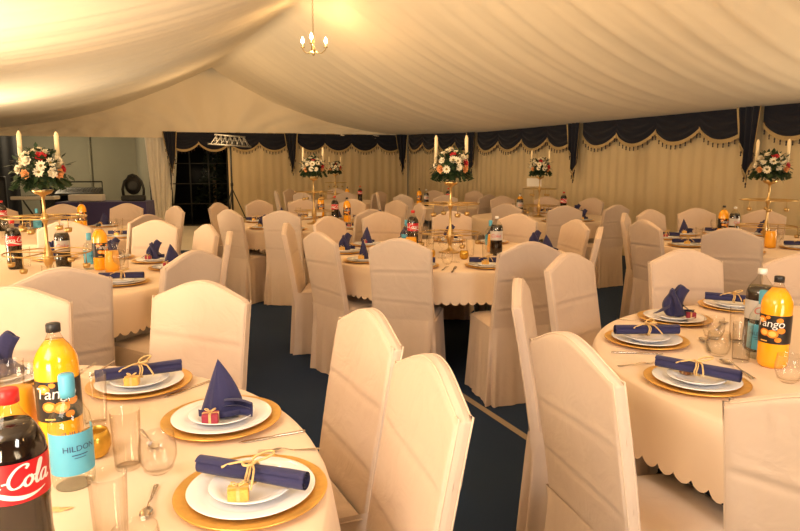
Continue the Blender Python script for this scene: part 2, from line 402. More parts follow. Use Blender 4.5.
# ------------------------------------------------------------------ covered banquet chair (origin on floor under the back; faces +y)
CH_TOP, CH_W, LEAN = .994, .400, .100
SEAT_Z = .475
def chair_meshes(seed):
    rnd = random.Random(seed)
    zs = .934
    def top(u): return zs+.060*(.5+.5*cos(pi*u))**.75-.012*abs(u)**14
    creases = [(.755+.03*rnd.random(), .022*(rnd.random()-.5)), (.575+.03*rnd.random(), .03*(rnd.random()-.5))]
    def yc(z): return -LEAN*max(0, (z-.40)/.594)**1.15
    def half(z): return CH_W/2*(1-.03*(1-min(1, z/.9)))
    Z0 = .30
    def surf(side):
        def fn(u, v):
            q = abs(2*u-1); s = (.955*q/.72 if q < .72 else .955+.045*sin(pi/2*(q-.72)/.28))*(1 if u >= .5 else -1)
            zt = top(max(-1, min(1, s)))
            z = zt-(zt-Z0)*v
            dz = v*(zt-Z0)
            e = max(((abs(s)-.955)/.045)**2 if abs(s) > .955 else 0, (1-min(1, dz/.016))**2 if dz < .016 else 0)
            t = .0205*sqrt(max(0, 1-min(1, e)))
            x = s*half(z)
            y = yc(z)+side*t
            for c, sl in creases:
                q_ = z-c-sl*s
                y += side*(-.0038*math.exp(-(q_/.009)**2)+.0026*math.exp(-((q_-.016)/.012)**2))*(1 if abs(s) < .93 else .2)
            y += side*.0018*sin(4*s+seed)*sin(7*v+seed*2)*(1-e)
            return (x, y, z)
        return fn
    fs1 = surf(-1); m = MB(); m.grid(lambda u, v: fs1(u, v**1.25), 36, 76)
    f2 = surf(1); m.grid(lambda u, v: f2(1-u, v**1.25), 36, 76)
    back = m.mesh('back_cover', M['cover'])
    p = MB()
    pts = []
    for i in range(11): z = .34+(zs-.34)*i/10; pts.append((-half(z)-.001, yc(z), z))
    for i in range(1, 24): s = -1+2*i/24; z = top(s)+.001; pts.append((s*half(z), yc(z), z))
    for i in range(11): z = zs-(zs-.34)*i/10; pts.append((half(z)+.001, yc(z), z))
    for dy in (-.0148, .0148):
        p.tube([(a*.982, b+dy, c-.0040) for a, b, c in pts], .0022, 5)
    pip = p.mesh('piping', M['piping'])
    # seat cushion under the cover
    D = .36
    def se(u, v):
        X = 2*u-1; Y = v
        w = CH_W/2*(1-.20*Y)
        ex = max(abs(X)**8, abs(2*Y-1)**10)
        return (X*w, .02+Y*D, SEAT_Z+.022*sqrt(max(0, 1-min(1, ex)))-.004*(1-ex)*sin(3*X+seed)*sin(4*Y)-.012*ex)
    st = MB(); st.grid(se, 20, 20); seat = st.mesh('seat_cover', M['cover'])
    # skirt ring with box pleats at the corners
    K = 280
    per = []
    hw, hf = CH_W/2+.002, CH_W/2*.80+.002
    cor = [(-hw, -.034), (hw, -.034), (hf, .02+D), (-hf, .02+D)]
    pts = []
    lens = [hypot(cor[(i+1) % 4][0]-cor[i][0], cor[(i+1) % 4][1]-cor[i][1]) for i in range(4)]
    T = sum(lens)
    def ring(u):
        d = (u % 1)*T; i = 0
        while d > lens[i]: d -= lens[i]; i = (i+1) % 4
        f = d/lens[i]; a, b = cor[i], cor[(i+1) % 4]
        nx, ny = (b[1]-a[1])/lens[i], -(b[0]-a[0])/lens[i]
        cd = min(f, 1-f)*lens[i]
        return a[0]+(b[0]-a[0])*f, a[1]+(b[1]-a[1])*f, nx, ny, cd, i
    ph = rnd.random()*6
    def sk(u, v):
        x, y, nx, ny, cd, i = ring(u)
        cx, cy = 0, .2
        z = (SEAT_Z+.004)*(1-v)+.006*v
        r = hypot(x-cx, y-cy); ox, oy = (x-cx)/r, (y-cy)/r
        fl = (.012 if i == 2 else .020)*v**1.3
        bk = 1.5 if (i == 0 or (i == 1 and cd < .1 and y < .15) or (i == 3 and cd < .1 and y < .15)) else .8
        pl = bk*v**.65*(.019*math.exp(-((cd-.036)/.015)**2)-.024*math.exp(-(cd/.012)**2))
        wv = v*.007*sin(u*2*pi*9+ph)+.003*v*sin(u*2*pi*23+ph*2)
        k = fl+pl+wv
        return (x+ox*k, y+oy*k, z)
    s = MB(); s.grid(sk, K, 12, True); skirt = s.mesh('skirt', M['cover'])
    return back, pip, seat, skirt
CHM = [chair_meshes(k) for k in range(4)]
NUM = ['twelve', 'one', 'two', 'three', 'four', 'five', 'six', 'seven', 'eight', 'nine', 'ten', 'eleven']
TABLES = {
 # name: (centre, full phrase)
 'A': ((-1.084, 1.058), 'cola bottle table'),
 'B': ((1.637, 2.008), 'front right table'),
 'M': ((.35, 4.85), 'middle table'),
 'L': ((-2.20, 3.74), 'left candelabra table'),
 'R': ((3.16, 5.45), 'right wall table'),
 'F': ((-1.02, 7.45), 'dance floor table'),
 'K': ((1.93, 8.55), 'card sign table'),
 'S': ((-3.34, 6.30), 'music corner table'),
 'N': ((.78, 11.4), 'far corner table'),
 'E': ((-1.30, 12.7), 'end curtain table'),
}
RT = .954
used = {k: set() for k in TABLES}
def clock(tb, ang):
    h = round((90-math.degrees(ang))/30) % 12
    for d in (0, 1, -1, 2, -2, 3, -3, 4, -4, 5, -5, 6):
        q = (h+d) % 12
        if q not in used[tb]: used[tb].add(q); return q
seat_ang = {k: [] for k in TABLES}
def chair_at(tb, peak, label=None, turn=0.0, rmin=1.15, rmax=1.40):
    c, ph = TABLES[tb]
    dx, dy = peak[0]-c[0], peak[1]-c[1]; r = hypot(dx, dy); a = atan2(dy, dx)
    r = max(rmin, min(rmax, r))-LEAN
    if tb not in 'AB':
        for a2, h2 in seat_ang[tb]:                # keep neighbours a chair's width apart
            d = (a-a2+pi) % (2*pi)-pi
            if abs(d) < radians(29.5): a = a2+(radians(29.5) if d >= 0 else -radians(29.5))
    fa = a+radians(turn)
    x, y = c[0]+(r+LEAN)*cos(a)-LEAN*cos(fa), c[1]+(r+LEAN)*sin(a)-LEAN*sin(fa)
    h = clock(tb, a); seat_ang[tb].append((a, h))
    lab = label or f'cream covered banquet chair at {NUM[h]} o\'clock round the {ph}'
    t = thing('dining_chair', lab, 'chair', (x, y, 0), a+pi/2+radians(turn), 'cream covered chairs at the '+ph)
    m = CHM[(len(seat_ang[tb])*7+ord(tb)) % 4]
    obj('back_cover', m[0], t); obj('piping', m[1], t); obj('seat_cover', m[2], t); obj('skirt', m[3], t)
    return t
def chair_ang(tb, deg, r=1.2, label=None):
    c = TABLES[tb][0]; a = radians(deg); return chair_at(tb, (c[0]+r*cos(a), c[1]+r*sin(a)), label)
Z = CH_TOP
# cola bottle table
chair_at('A', (0.076, 1.330), 'bright cream covered chair with its back to the carpet, nearest chair of the cola table', 5)
chair_at('A', (-0.083, 1.805), 'bright cream covered chair just behind the nearest chair at the cola table', -10)
chair_at('A', (-0.733, 2.285), 'cream covered chair facing us across the cola table with the red gift box', 0)
chair_at('A', (-1.380, 2.175), 'cream covered chair behind the orange drink bottle on the cola table')
# front right table
chair_at('B', (0.423, 1.526), 'bright cream covered chair pulled out at the scalloped cloth of the front right table', -6, 1.1, 1.42)
chair_at('B', (0.445, 2.330), 'slim cream covered chair seen edge-on beside the dark carpet at the front right table')
chair_at('B', (0.832, 3.076), 'cream covered chair seen from the front, between the middle table and front right table', 6)
chair_at('B', (1.476, 3.221), 'cream covered chair facing us behind the navy fan napkin of the front right table')
chair_at('B', (1.941, 2.840), 'cream covered chair cut by the frame behind the orange bottle, front right table')
chair_at('B', (0.793, 1.081), 'bright cream covered chair with its back closest to us at the front right table', -8, 1.1, 1.5)
# middle table
for p in ((-0.006, 3.739), (0.749, 3.560), (1.447, 4.500), (1.414, 5.146), (1.107, 5.877), (0.557, 6.342), (-0.117, 6.217), (-0.637, 5.562), (-0.468, 4.185), (-0.880, 4.834)):
    chair_at('M', p)
for p in ((-1.432, 2.608), (-1.087, 3.099), (-1.239, 4.140), (-1.269, 4.538), (-1.953, 5.133), (-2.696, 5.089)):
    chair_at('L', p, None, {2: -8, 3: -13}.get(len(seat_ang['L']), 0))
for p in ((2.350, 4.423), (1.997, 5.125), (2.162, 5.972), (2.587, 6.494), (3.109, 6.730), (3.541, 6.367)):
    chair_at('R', p)
for p in ((-1.777, 6.495), (-1.231, 6.343), (-2.277, 7.833), (-1.977, 8.592), (-0.357, 6.631), (-0.576, 9.110), (-0.011, 8.475), (0.217, 7.937), (-1.318, 8.845)):
    chair_at('F', p)
for p in ((1.314, 7.639), (1.886, 7.176), (2.517, 7.352), (1.580, 10.035), (2.785, 9.222), (2.215, 9.611)):
    chair_at('K', p)
for p in ((-2.372, 5.793), (-2.653, 7.009), (-3.347, 7.891), (-4.087, 7.700), (-4.377, 7.093)):
    chair_at('S', p)
for d in (232, 268, 305, 185, 95, 55): chair_ang('N', d)
for d in (245, 285, 320, 200, 150, 95): chair_ang('E', d)

# ------------------------------------------------------------------ tables and cloths
def cloth_mesh(seg, seed, scallop=True):
    rnd = random.Random(seed); ph = [rnd.random()*6 for _ in range(4)]
    m = MB(); drop = .195
    rows = [(0.0, 0), (.35, 0), (.7, 0), (.93, 0)]
    R = RT-.012
    ns = 108
    def fn(u, v):
        a = 2*pi*u
        if v <= .3: return (R*v/.3*cos(a), R*v/.3*sin(a), NZ)
        t = (v-.3)/.7
        wv = (sin(9*a+ph[0])+.7*sin(17*a+ph[1]+sin(3*a))+.5*sin(26*a+ph[2]))
        sc = .020*abs(sin(a*ns/2))**.7 if scallop else .01
        dr = (drop+sc-.018)*t
        bulge = min(1, t*6)
        rr = R+.014*sin(min(1, t*7)*pi/2)+.012*wv*t+.010*t
        z = NZ-.014*(1-cos(min(1, t*7)*pi/2))-max(0, dr)
        return (rr*cos(a), rr*sin(a), z)
    # rows placed by hand: flat top, then a soft edge, then the fall
    vs = [0, .15, .29, .30, .32, .35, .40, .48, .58, .70, .82, .92, 1.0]
    w = seg; V = []; F = []
    for v in vs: V += [fn(i/seg, v) for i in range(seg)]
    for j in range(len(vs)-1):
        F += [(j*w+i, j*w+(i+1) % w, (j+1)*w+(i+1) % w, (j+1)*w+i) for i in range(w)]
    m.add(V, F); return m.mesh('tablecloth', M['cloth'])
cl_hi = [cloth_mesh(864, 3), cloth_mesh(864, 8)]
cl_lo = cloth_mesh(432, 5)
mb = MB(); mb.lathe([(0.0, .725), (RT-.03, .725), (RT-.02, .735), (RT-.02, .748), (RT-.03, .756), (0, .756)], 64); top_me = mb.mesh('tabletop', M['wood'])
mb = MB(); mb.tube([(0, 0, 0), (0, 0, .725)], .016, 8); leg_me = mb.mesh('leg', M['grey'])
cloth_words = {'A': 'cream round cloth under the cola bottle and gold rimmed settings', 'B': 'cream round scalloped cloth on the front right table',
 'M': 'cream round cloth on the middle table with flowers', 'L': 'cream round cloth on the left candelabra table', 'R': 'cream round cloth on the table by the right curtain wall',
 'F': 'cream round cloth on the table beside the dance floor', 'K': 'cream round cloth on the table with the white card sign', 'S': 'cream round cloth on the table by the music corner',
 'N': 'cream round cloth on the table in the far corner', 'E': 'cream round cloth on the farthest table by the end curtain'}
for k, ((x, y), ph) in TABLES.items():
    t = thing('round_table', f'round banquet table hidden under its cloth, the {ph}', 'table', (x, y, 0), 0, 'round banquet tables')
    obj('tabletop', top_me, t)
    for i in range(4):
        a = pi/4+i*pi/2; obj('leg', leg_me, t, (.42*cos(a), .42*sin(a), 0))
    me = cl_hi[0] if k == 'A' else cl_hi[1] if k == 'B' else cl_lo
    tag(obj('tablecloth', me, None, (x, y, 0), {'A': .3, 'B': 1.1}.get(k, ord(k)*.7)), cloth_words[k], 'tablecloth', 'round tablecloths')

# ------------------------------------------------------------------ place settings
mb = MB(); mb.lathe([(0, .001), (.095, .001), (.110, .004), (.1485, .013), (.1495, .0155), (.147, .0165), (.112, .0085), (.100, .0055), (0, .0055)], 64); charger_me = mb.mesh('charger_plate', M['gold'])
def plate_me(r, name):
    m = MB(); m.lathe([(0, 0), (r*.62, 0), (r*.66, .003), (r*.97, .0135), (r, .0155), (r*.985, .0168), (r*.70, .008), (r*.62, .005), (0, .0045)], 64); return m.mesh(name, M['china'])
dinner_me, side_me = plate_me(.125, 'dinner_plate'), plate_me(.083, 'side_plate')
# rolled napkin: a spiral sheet along x
def roll_me():
    m = MB(); n = 72; L = .240
    pts = []
    for i in range(n+1):
        a = i/n*3.4*2*pi; r = .004+.0155*i/n; pts.append((r*cos(a), r*sin(a)+.0195))
    def fn(u, v):
        k = u*n; i = min(n-1, int(k)); f = k-i
        y = pts[i][0]*(1-f)+pts[i+1][0]*f; z = pts[i][1]*(1-f)+pts[i+1][1]*f
        x = (v-.5)*L*(1-.02*(1-u))
        q = 1+.03*sin(v*9)-.10*math.exp(-((v-.5)/.05)**2)
        return (x, y*q, .0195+(z-.0195)*q)
    m.grid(fn, n, 14); return m.mesh('napkin_roll', M['navy'])
def bow_me():
    m = MB(); R = .0205
    m.tube([(.002*sin(3*a), R*cos(a), .0195+R*sin(a)) for a in [2*pi*i/18 for i in range(18)]], .0024, 5, closed=True)
    m.tube([(.006+.002*sin(3*a), R*cos(a), .0195+R*sin(a)) for a in [2*pi*i/18 for i in range(18)]], .0022, 5, closed=True)
    def loop(dx, dy, h, s=1.0):
        pts = []
        for i in range(13):
            t = i/12*2*pi; q = (1-cos(t))/2; w = sin(t)
            pts.append((.003+dx*q-dy*w*.28, dy*q+dx*w*.28, .041+h*sin(t/2)))
        m.tube(pts, .0027, 5)
    loop(.030, .034, .012); loop(.012, -.040, .014)
    m.tube([(.003, 0, .042), (-.02, -.012, .044), (-.046, -.010, .034), (-.056, -.018, .030)], .0024, 5)
    m.tube([(.003, 0, .042), (.02, -.022, .040), (.03, -.046, .026), (.034, -.058, .018)], .0024, 5)
    return m.mesh('raffia_bow', M['raffia'])
roll_mesh, bow_mesh = roll_me(), bow_me()
def petal(m, base, phi, lean, W_, L, cup=.25, tip=.8, curl=0.0, n=8, twist=0.0):
    """one stiff folded leaf of cloth rising from base, leaning outward by lean along phi"""
    cx, sx = cos(phi), sin(phi)
    def fn(u, v):
        s = 2*u-1
        w = W_*((1-v)**tip*.9+.1*(1-v))*(1 if v > .25 else .8+.8*v)
        ang = lean+curl*v
        out = L*v*sin(ang); up = L*v*cos(ang)
        out -= cup*w*(s*s)
        sd = s*w+twist*v*L
        return (base[0]+cx*out-sx*sd, base[1]+sx*out+cx*sd, base[2]+max(.001, up)+.002*sin(s*6))
    m.grid(fn, n, 10)
def cone(m, base, R, H, n=18, sx=1.0, off=(0, 0)):
    def fn(u, v):
        a = 2*pi*u; r = R*(1-v)**.75*(1+.22*cos(3*a+1)+.10*cos(5*a))
        return (base[0]+r*cos(a)*sx+off[0]*v, base[1]+r*sin(a)+off[1]*v, base[2]+H*v)
    m.grid(fn, n, 8, True, False)
def peak_me():
    m = MB(); H = .136
    def fn(u, v):
        a = 2*pi*u; c, d = cos(a), sin(a)
        L = (1-v)**.95 if c < 0 else (1-v**2.3)*(1-.25*v)
        rx = .052*L; ry = .040*((1-v)**.85*.7+.3*(1-v))
        k = 1+.10*cos(4*a+.6)+.06*cos(7*a)
        if d < 0: k *= 1-.30*math.exp(-((a-1.45*pi)/.22)**2)
        return (rx*c*k-.006*v, ry*d*k+.008*v, -.004+(H+.004)*v)
    m.grid(fn, 44, 14, True, True)
    # folded cuff rolling out at one side, and the tail of a fold in front
    def cuff(u, v):
        a = -1.9+3.9*u; r = .022*(1-.2*v)
        return (.012+.068*v, -.036-.004*v+r*cos(a), .021+r*sin(a)*1.05-.006*v+.006*sin(v*pi))
    m.grid(cuff, 14, 8)
    def cuff2(u, v):
        a = -1.2+3.0*u; r = .012*(1-.2*v)
        return (.010+.064*v, -.036+r*cos(a)*.9, .014+r*sin(a)-.006*v+.006*sin(v*pi))
    m.grid(cuff2, 10, 8)
    m.grid(lambda u, v: (-.052+.10*u, -.030-.016*sin(pi*u)-.004*v, .001+.020*v*(1-.3*u)), 12, 3)
    return m.mesh('napkin_peak', M['navy'])
def crown_me():
    m = MB(); H = .104
    def fn(u, v):
        a = 2*pi*u; c, d = cos(a), sin(a)
        w = min(1, v/.86)
        left = .036+.018*sin(pi*min(1, w*1.15))-.014*w*w
        right = .038-.012*sin(pi*w*.8)+.026*w*w
        rx = (left if c < 0 else right); ry = .036*(1-.62*w)+.004
        z = H*w*(1+.0*c)+w**2.5*(.020*math.exp(-((c-.45)/.38)**2)+.004*math.exp(-((c+.55)/.3)**2)-.012*math.exp(-((c+.12)/.16)**2))
        k = 1+.05*cos(5*a+.8)+.03*cos(9*a)
        if d < 0: k *= 1-.34*math.exp(-((c+.30-.25*w)/.16)**2)*(1 if d < -.2 else 0)
        x = rx*c*(1+.03*cos(7*a)); y = ry*d*k+.010*w
        if v > .86:
            q = (v-.86)/.14; r_ = 1-q; bump = .010*sin(pi*min(1, q*1.4))
            return (x*(.35+.65*r_**.6)+.004*q, y*r_**.7+.008*q, -.004+z+bump-.012*q)
        return (x, y, -.004+z)
    m.grid(fn, 56, 22, True)
    # the broad fold falling across the front
    def fold(u, v):
        t = u; x = -.020+.055*t*.4+.016*(v-.5)*(1+t); 
        return (x+.018*t, -.020-.022*t-.010*sin(pi*v), .100*(1-t)**.9+.002+.004*sin(pi*v))
    m.grid(fold, 14, 8)
    def flap(s, y0, L_, dz):
        def f(u, v):
            w = .028*(1-v)**.75+.002; y = (u-.5)*2*w
            return (s*(.028+L_*v), y0+y-.014*v, .004+.034*(1-v)**1.5+dz*v+.008*(1-(2*u-1)**2)*(1-v))
        m.grid(f, 10, 8)
    flap(-1, -.006, .066, .0); flap(1, -.010, .055, .006)
    m.grid(lambda u, v: (.02+.05*v, -.034-.004*v+.014*cos(-1.6+3.4*u), .016+.013*sin(-1.6+3.4*u)), 12, 6)
    return m.mesh('napkin_crown', M['navy'])
peak_mesh, crown_mesh = peak_me(), crown_me()
def box_me(m_):
    m = MB(); m.box((-.0195, -.0155, 0), (.0195, .0155, .024), .0018); return m.mesh('box_body', m_)
def band_me(m_):
    m = MB(); m.box((-.0030, -.0162, -.0002), (.0030, .0162, .0248)); m.box((-.0202, -.0028, -.0001), (.0202, .0028, .0247))
    for s in (-1, 1):
        pts = [(s*.011*(1-cos(t))/2+.002*s, .005*sin(t), .026+.008*sin(t/2)) for t in [i/10*2*pi for i in range(11)]]
        m.tube(pts, .0016, 5)
    return m.mesh('ribbon', M['raffia'])
boxm = {k: box_me(M['box_'+k]) for k in ('gold', 'red', 'bronze')}; bandm = band_me(0)
fold_words = {'roll': 'rolled navy napkin', 'peak': 'peaked navy napkin', 'crown': 'round-lobed navy napkin'}
PLATES = []
def setting(tb, pos, place, fold='roll', rot=0.0, fav='gold', fpos=(0, -.055), frot=0.0, frise=None, plates=True, far=False):
    x, y = pos; ph = TABLES[tb][1]
    if any(hypot(x-q[0], y-q[1]) < .302 for q in PLATES): return
    PLATES.append(pos)
    e = f'{place}, {ph}'
    tag(obj('charger_plate', charger_me, None, (x, y, NZ)), f'gold charger plate, {e}', 'plate', 'gold charger plates')
    z = NZ+.0058
    tag(obj('dinner_plate', dinner_me, None, (x, y, z)), f'white dinner plate, {e}', 'plate', 'white dinner plates')
    z += .0056
    tag(obj('side_plate', side_me, None, (x, y, z)), f'small white plate, {e}', 'plate', 'small white plates')
    z += .0052
    ra = radians(rot)
    lab = f'{fold_words[fold]}, {e}'
    if fold == 'roll':
        z2 = z+.0118          # rests across the rims
        n = thing('napkin', lab, 'napkin', (x, y, z2), ra, 'rolled navy napkins'); obj('napkin_roll', roll_mesh, n); obj('raffia_bow', bow_mesh, n)
    else:
        n = obj('napkin', peak_mesh if fold == 'peak' else crown_mesh, None, (x, y, z+.0118), ra); tag(n, lab, 'napkin', 'standing navy napkins')
    if fav:
        fx, fy = x+fpos[0], y+fpos[1]; r = hypot(*fpos)
        fz = z+.0003 if r < .05 else z+.009 if frise is None else z+frise
        b = thing('gift_box', f'tiny {fav} gift box, {e}', 'gift box', (fx, fy, fz), radians(frot), 'wrapped favour boxes')
        obj('box_body', boxm[fav], b); obj('ribbon', bandm, b)
# cola bottle table (angles 7, 37, 67, 99)
setting('A', (-.294, 1.163), 'closest setting with the gold box', 'roll', -18, 'gold', (-.012, -.056), 12, .006)
setting('A', (-.456, 1.530), 'second setting with the red box', 'peak', 8, 'red', (-.012, -.056), 8, .006)
setting('A', (-.776, 1.797), 'back setting facing the empty chair', 'roll', 27, 'gold', (-.002, -.050), 10, .006)
setting('A', (-1.215, 1.835), 'setting behind the juice jug', 'crown', 20, None)
# front right table
setting('B', (.894, 1.818), 'setting nearest the scalloped edge', 'roll', -41, 'bronze', (-.006, .045), 20, .006)
setting('B', (.923, 2.280), 'setting with the level gold-tied roll', 'roll', 1, 'gold', (.008, .05), 30, .012)
setting('B', (1.176, 2.622), 'setting with the crown napkin and red box', 'crown', -8, 'red', (.055, -.03), -15, .004)
setting('B', (1.554, 2.864), 'setting behind the glasses', 'roll', -28, 'gold', (.05, -.045), 10, .008)
setting('B', (1.095, 1.42), 'setting cut by the frame edge', 'crown', 40, None)
# the other tables: a setting in front of every chair the photo shows a place for
rnd = random.Random(21)
pl = lambda h: f'{NUM[h]} o\'clock place'
def far_settings(tb, rules, r=.775):
    c = TABLES[tb][0]
    for a, h in seat_ang[tb]:
        f, rot, fv = rules.get(h, (rnd.choice(['roll', 'peak', 'crown', 'roll']), rnd.choice([-25, 0, 20]), rnd.choice(['gold', 'red', 'gold'])))
        setting(tb, (c[0]+r*cos(a), c[1]+r*sin(a)), pl(h), f, rot, fv, (-.02, -.05), rnd.uniform(-30, 30))
setting('L', (-1.574, 3.493), 'open place between two chair backs', 'roll', 8, None)
setting('R', (3.258, 5.067), 'place cut by the frame', 'roll', -10, None)
RULES = {'M': {0: ('crown', 10, 'gold'), 3: ('crown', 30, 'red'), 4: ('peak', 0, 'gold'), 6: ('roll', -6, 'gold'), 5: ('roll', -6, 'gold'), 7: ('roll', -6, 'gold'), 10: ('peak', 150, 'red'), 11: ('crown', 10, 'gold'), 1: ('crown', -5, 'red'), 9: ('crown', 20, 'gold'), 8: ('peak', 100, 'gold'), 2: ('crown', 10, 'gold')},
         'L': {0: ('crown', 10, 'red'), 11: ('crown', 0, 'gold'), 3: ('peak', 0, 'gold'), 1: ('crown', 20, 'red'), 2: ('peak', 30, 'red')}, 'R': {9: ('crown', 0, 'gold'), 8: ('roll', 0, 'gold')},
         'F': {6: ('peak', 0, 'gold'), 7: ('crown', 0, 'gold'), 5: ('roll', 0, 'red')}, 'K': {}, 'S': {}}
for tb in 'MLRFKS': far_settings(tb, RULES[tb])
# ------------------------------------------------------------------ bottles, jugs, glasses
def prof_body(r, h, neck=.0125, waist=True):
    k = .975 if waist else 1
    return [(r*.80, 0), (r*.95, .008), (r, .022), (r, h*.24), (r*k, h*.27), (r*k, h*.44), (r, h*.46), (r, h*.69), (r*.96, h*.735), (r*.83, h*.785), (r*.62, h*.835), (r*.42, h*.875), (neck*1.2, h*.905), (neck, h*.925), (neck, h*.945)]
def curve_text(txt, r, size, z, ang, m, shear=0.0, off=.0012, space=1.0):
    cu = bpy.data.curves.new('lettering', 'FONT'); cu.body = txt; cu.size = size; cu.align_x = 'CENTER'; cu.align_y = 'CENTER'; cu.shear = shear; cu.space_character = space; cu.resolution_u = 3
    o = bpy.data.objects.new('lettering_source', cu); C.objects.link(o)
    dg = bpy.context.evaluated_depsgraph_get(); me = bpy.data.meshes.new_from_object(o.evaluated_get(dg))
    bpy.data.objects.remove(o); bpy.data.curves.remove(cu)
    for v in me.vertices:
        a = ang+v.co.x/r; v.co = ((r+off)*cos(a), (r+off)*sin(a), z+v.co.y)
    me.materials.clear(); me.materials.append(m); return me
# brush script letters drawn as strokes (x, y) with the pen's width
SCRIPT = {
 'C': [[(.62, .86), (.70, 1.0), (.52, 1.08), (.22, .92), (.02, .55), (.02, .22), (.20, .02), (.45, .06), (.62, .24)]],
 'o': [[(.22, .50), (.06, .38), (.02, .18), (.14, .02), (.30, .10), (.36, .32), (.24, .50), (.34, .42), (.50, .44)]],
 'c': [[(.36, .40), (.30, .50), (.12, .44), (.02, .22), (.10, .02), (.28, .04), (.44, .20)]],
 'a': [[(.34, .46), (.18, .50), (.04, .30), (.06, .06), (.20, .04), (.34, .30), (.36, .48), (.34, .12), (.42, .02), (.54, .14)]],
 'l': [[(.04, .16), (.22, .60), (.30, 1.0), (.20, 1.06), (.12, .70), (.10, .20), (.18, .02), (.32, .14)]],
 '-': [[(.04, .28), (.26, .32)]],
}
ADV = {'C': .62, 'o': .44, 'c': .42, 'a': .52, 'l': .30, '-': .32}
def script_text(txt, r, size, z, ang, m, off=.0012):
    mb = MB(); x = 0
    tot = sum(ADV[c] for c in txt)
    def smooth(p):
        out = []
        for i in range(len(p)-1):
            p0, p1, p2, p3 = p[max(0, i-1)], p[i], p[i+1], p[min(len(p)-1, i+2)]
            for k in range(5):
                t = k/5
                out.append(tuple(.5*((2*p1[q])+(-p0[q]+p2[q])*t+(2*p0[q]-5*p1[q]+4*p2[q]-p3[q])*t*t+(-p0[q]+3*p1[q]-3*p2[q]+p3[q])*t**3) for q in (0, 1)))
        return out+[p[-1]]
    for c in txt:
        for st in SCRIPT[c]:
            p = smooth(st); V = []; F = []
            for i, (a, b) in enumerate(p):
                a0, b0 = p[max(0, i-1)]; a1, b1 = p[min(len(p)-1, i+1)]
                l = hypot(a1-a0, b1-b0) or 1; nx, ny = -(b1-b0)/l, (a1-a0)/l
                w = .035+.035*abs((b1-b0)/l)
                for s in (-1, 1):
                    X = (a+nx*w*s+.18*(b+ny*w*s)+x-tot/2)*size; Y = (b+ny*w*s)*size
                    g = ang+X/r; V.append(((r+off)*cos(g), (r+off)*sin(g), z+Y))
            F = [(2*i, 2*i+1, 2*i+3, 2*i+2) for i in range(len(p)-1)]
            mb.add(V, F, False)
        x += ADV[c]
    return mb.mesh('script_lettering', m)
def label_cyl(r, z0, z1, m, name='bottle_label'):
    q = MB(); q.lathe([(r+.0006, z0), (r+.0006, z1)], 40, cap=False); return q.mesh(name, m)
def disc_on(mb, r, ang, z, rad, off=.0010, n=18, squash=1.0):
    V = [((r+off)*cos(ang), (r+off)*sin(ang), z)]
    for i in range(n):
        a = 2*pi*i/n; g = ang+rad*cos(a)/r; V.append(((r+off)*cos(g), (r+off)*sin(g), z+rad*squash*sin(a)))
    mb.add(V, [(0, 1+i, 1+(i+1) % n) for i in range(n)], False)
def rect_on(mb, r, ang, z0, z1, w, off=.001, slant=0.0, n=6):
    V = []
    for i in range(n+1):
        g = ang+(i/n-.5)*w/r; s = slant*(i/n-.5)
        V += [((r+off)*cos(g), (r+off)*sin(g), z0+s), ((r+off)*cos(g), (r+off)*sin(g), z1+s)]
    mb.add(V, [(2*i, 2*i+2, 2*i+3, 2*i+1) for i in range(n)], False)
def cap_me(neck, h, m):
    q = MB(); R = neck*1.22
    q.lathe([(R, h*.935), (R, h*.992), (R*.9, h), (0, h)], 24); return q.mesh('bottle_cap', m)
FRONT = -pi/2
KIT = {}
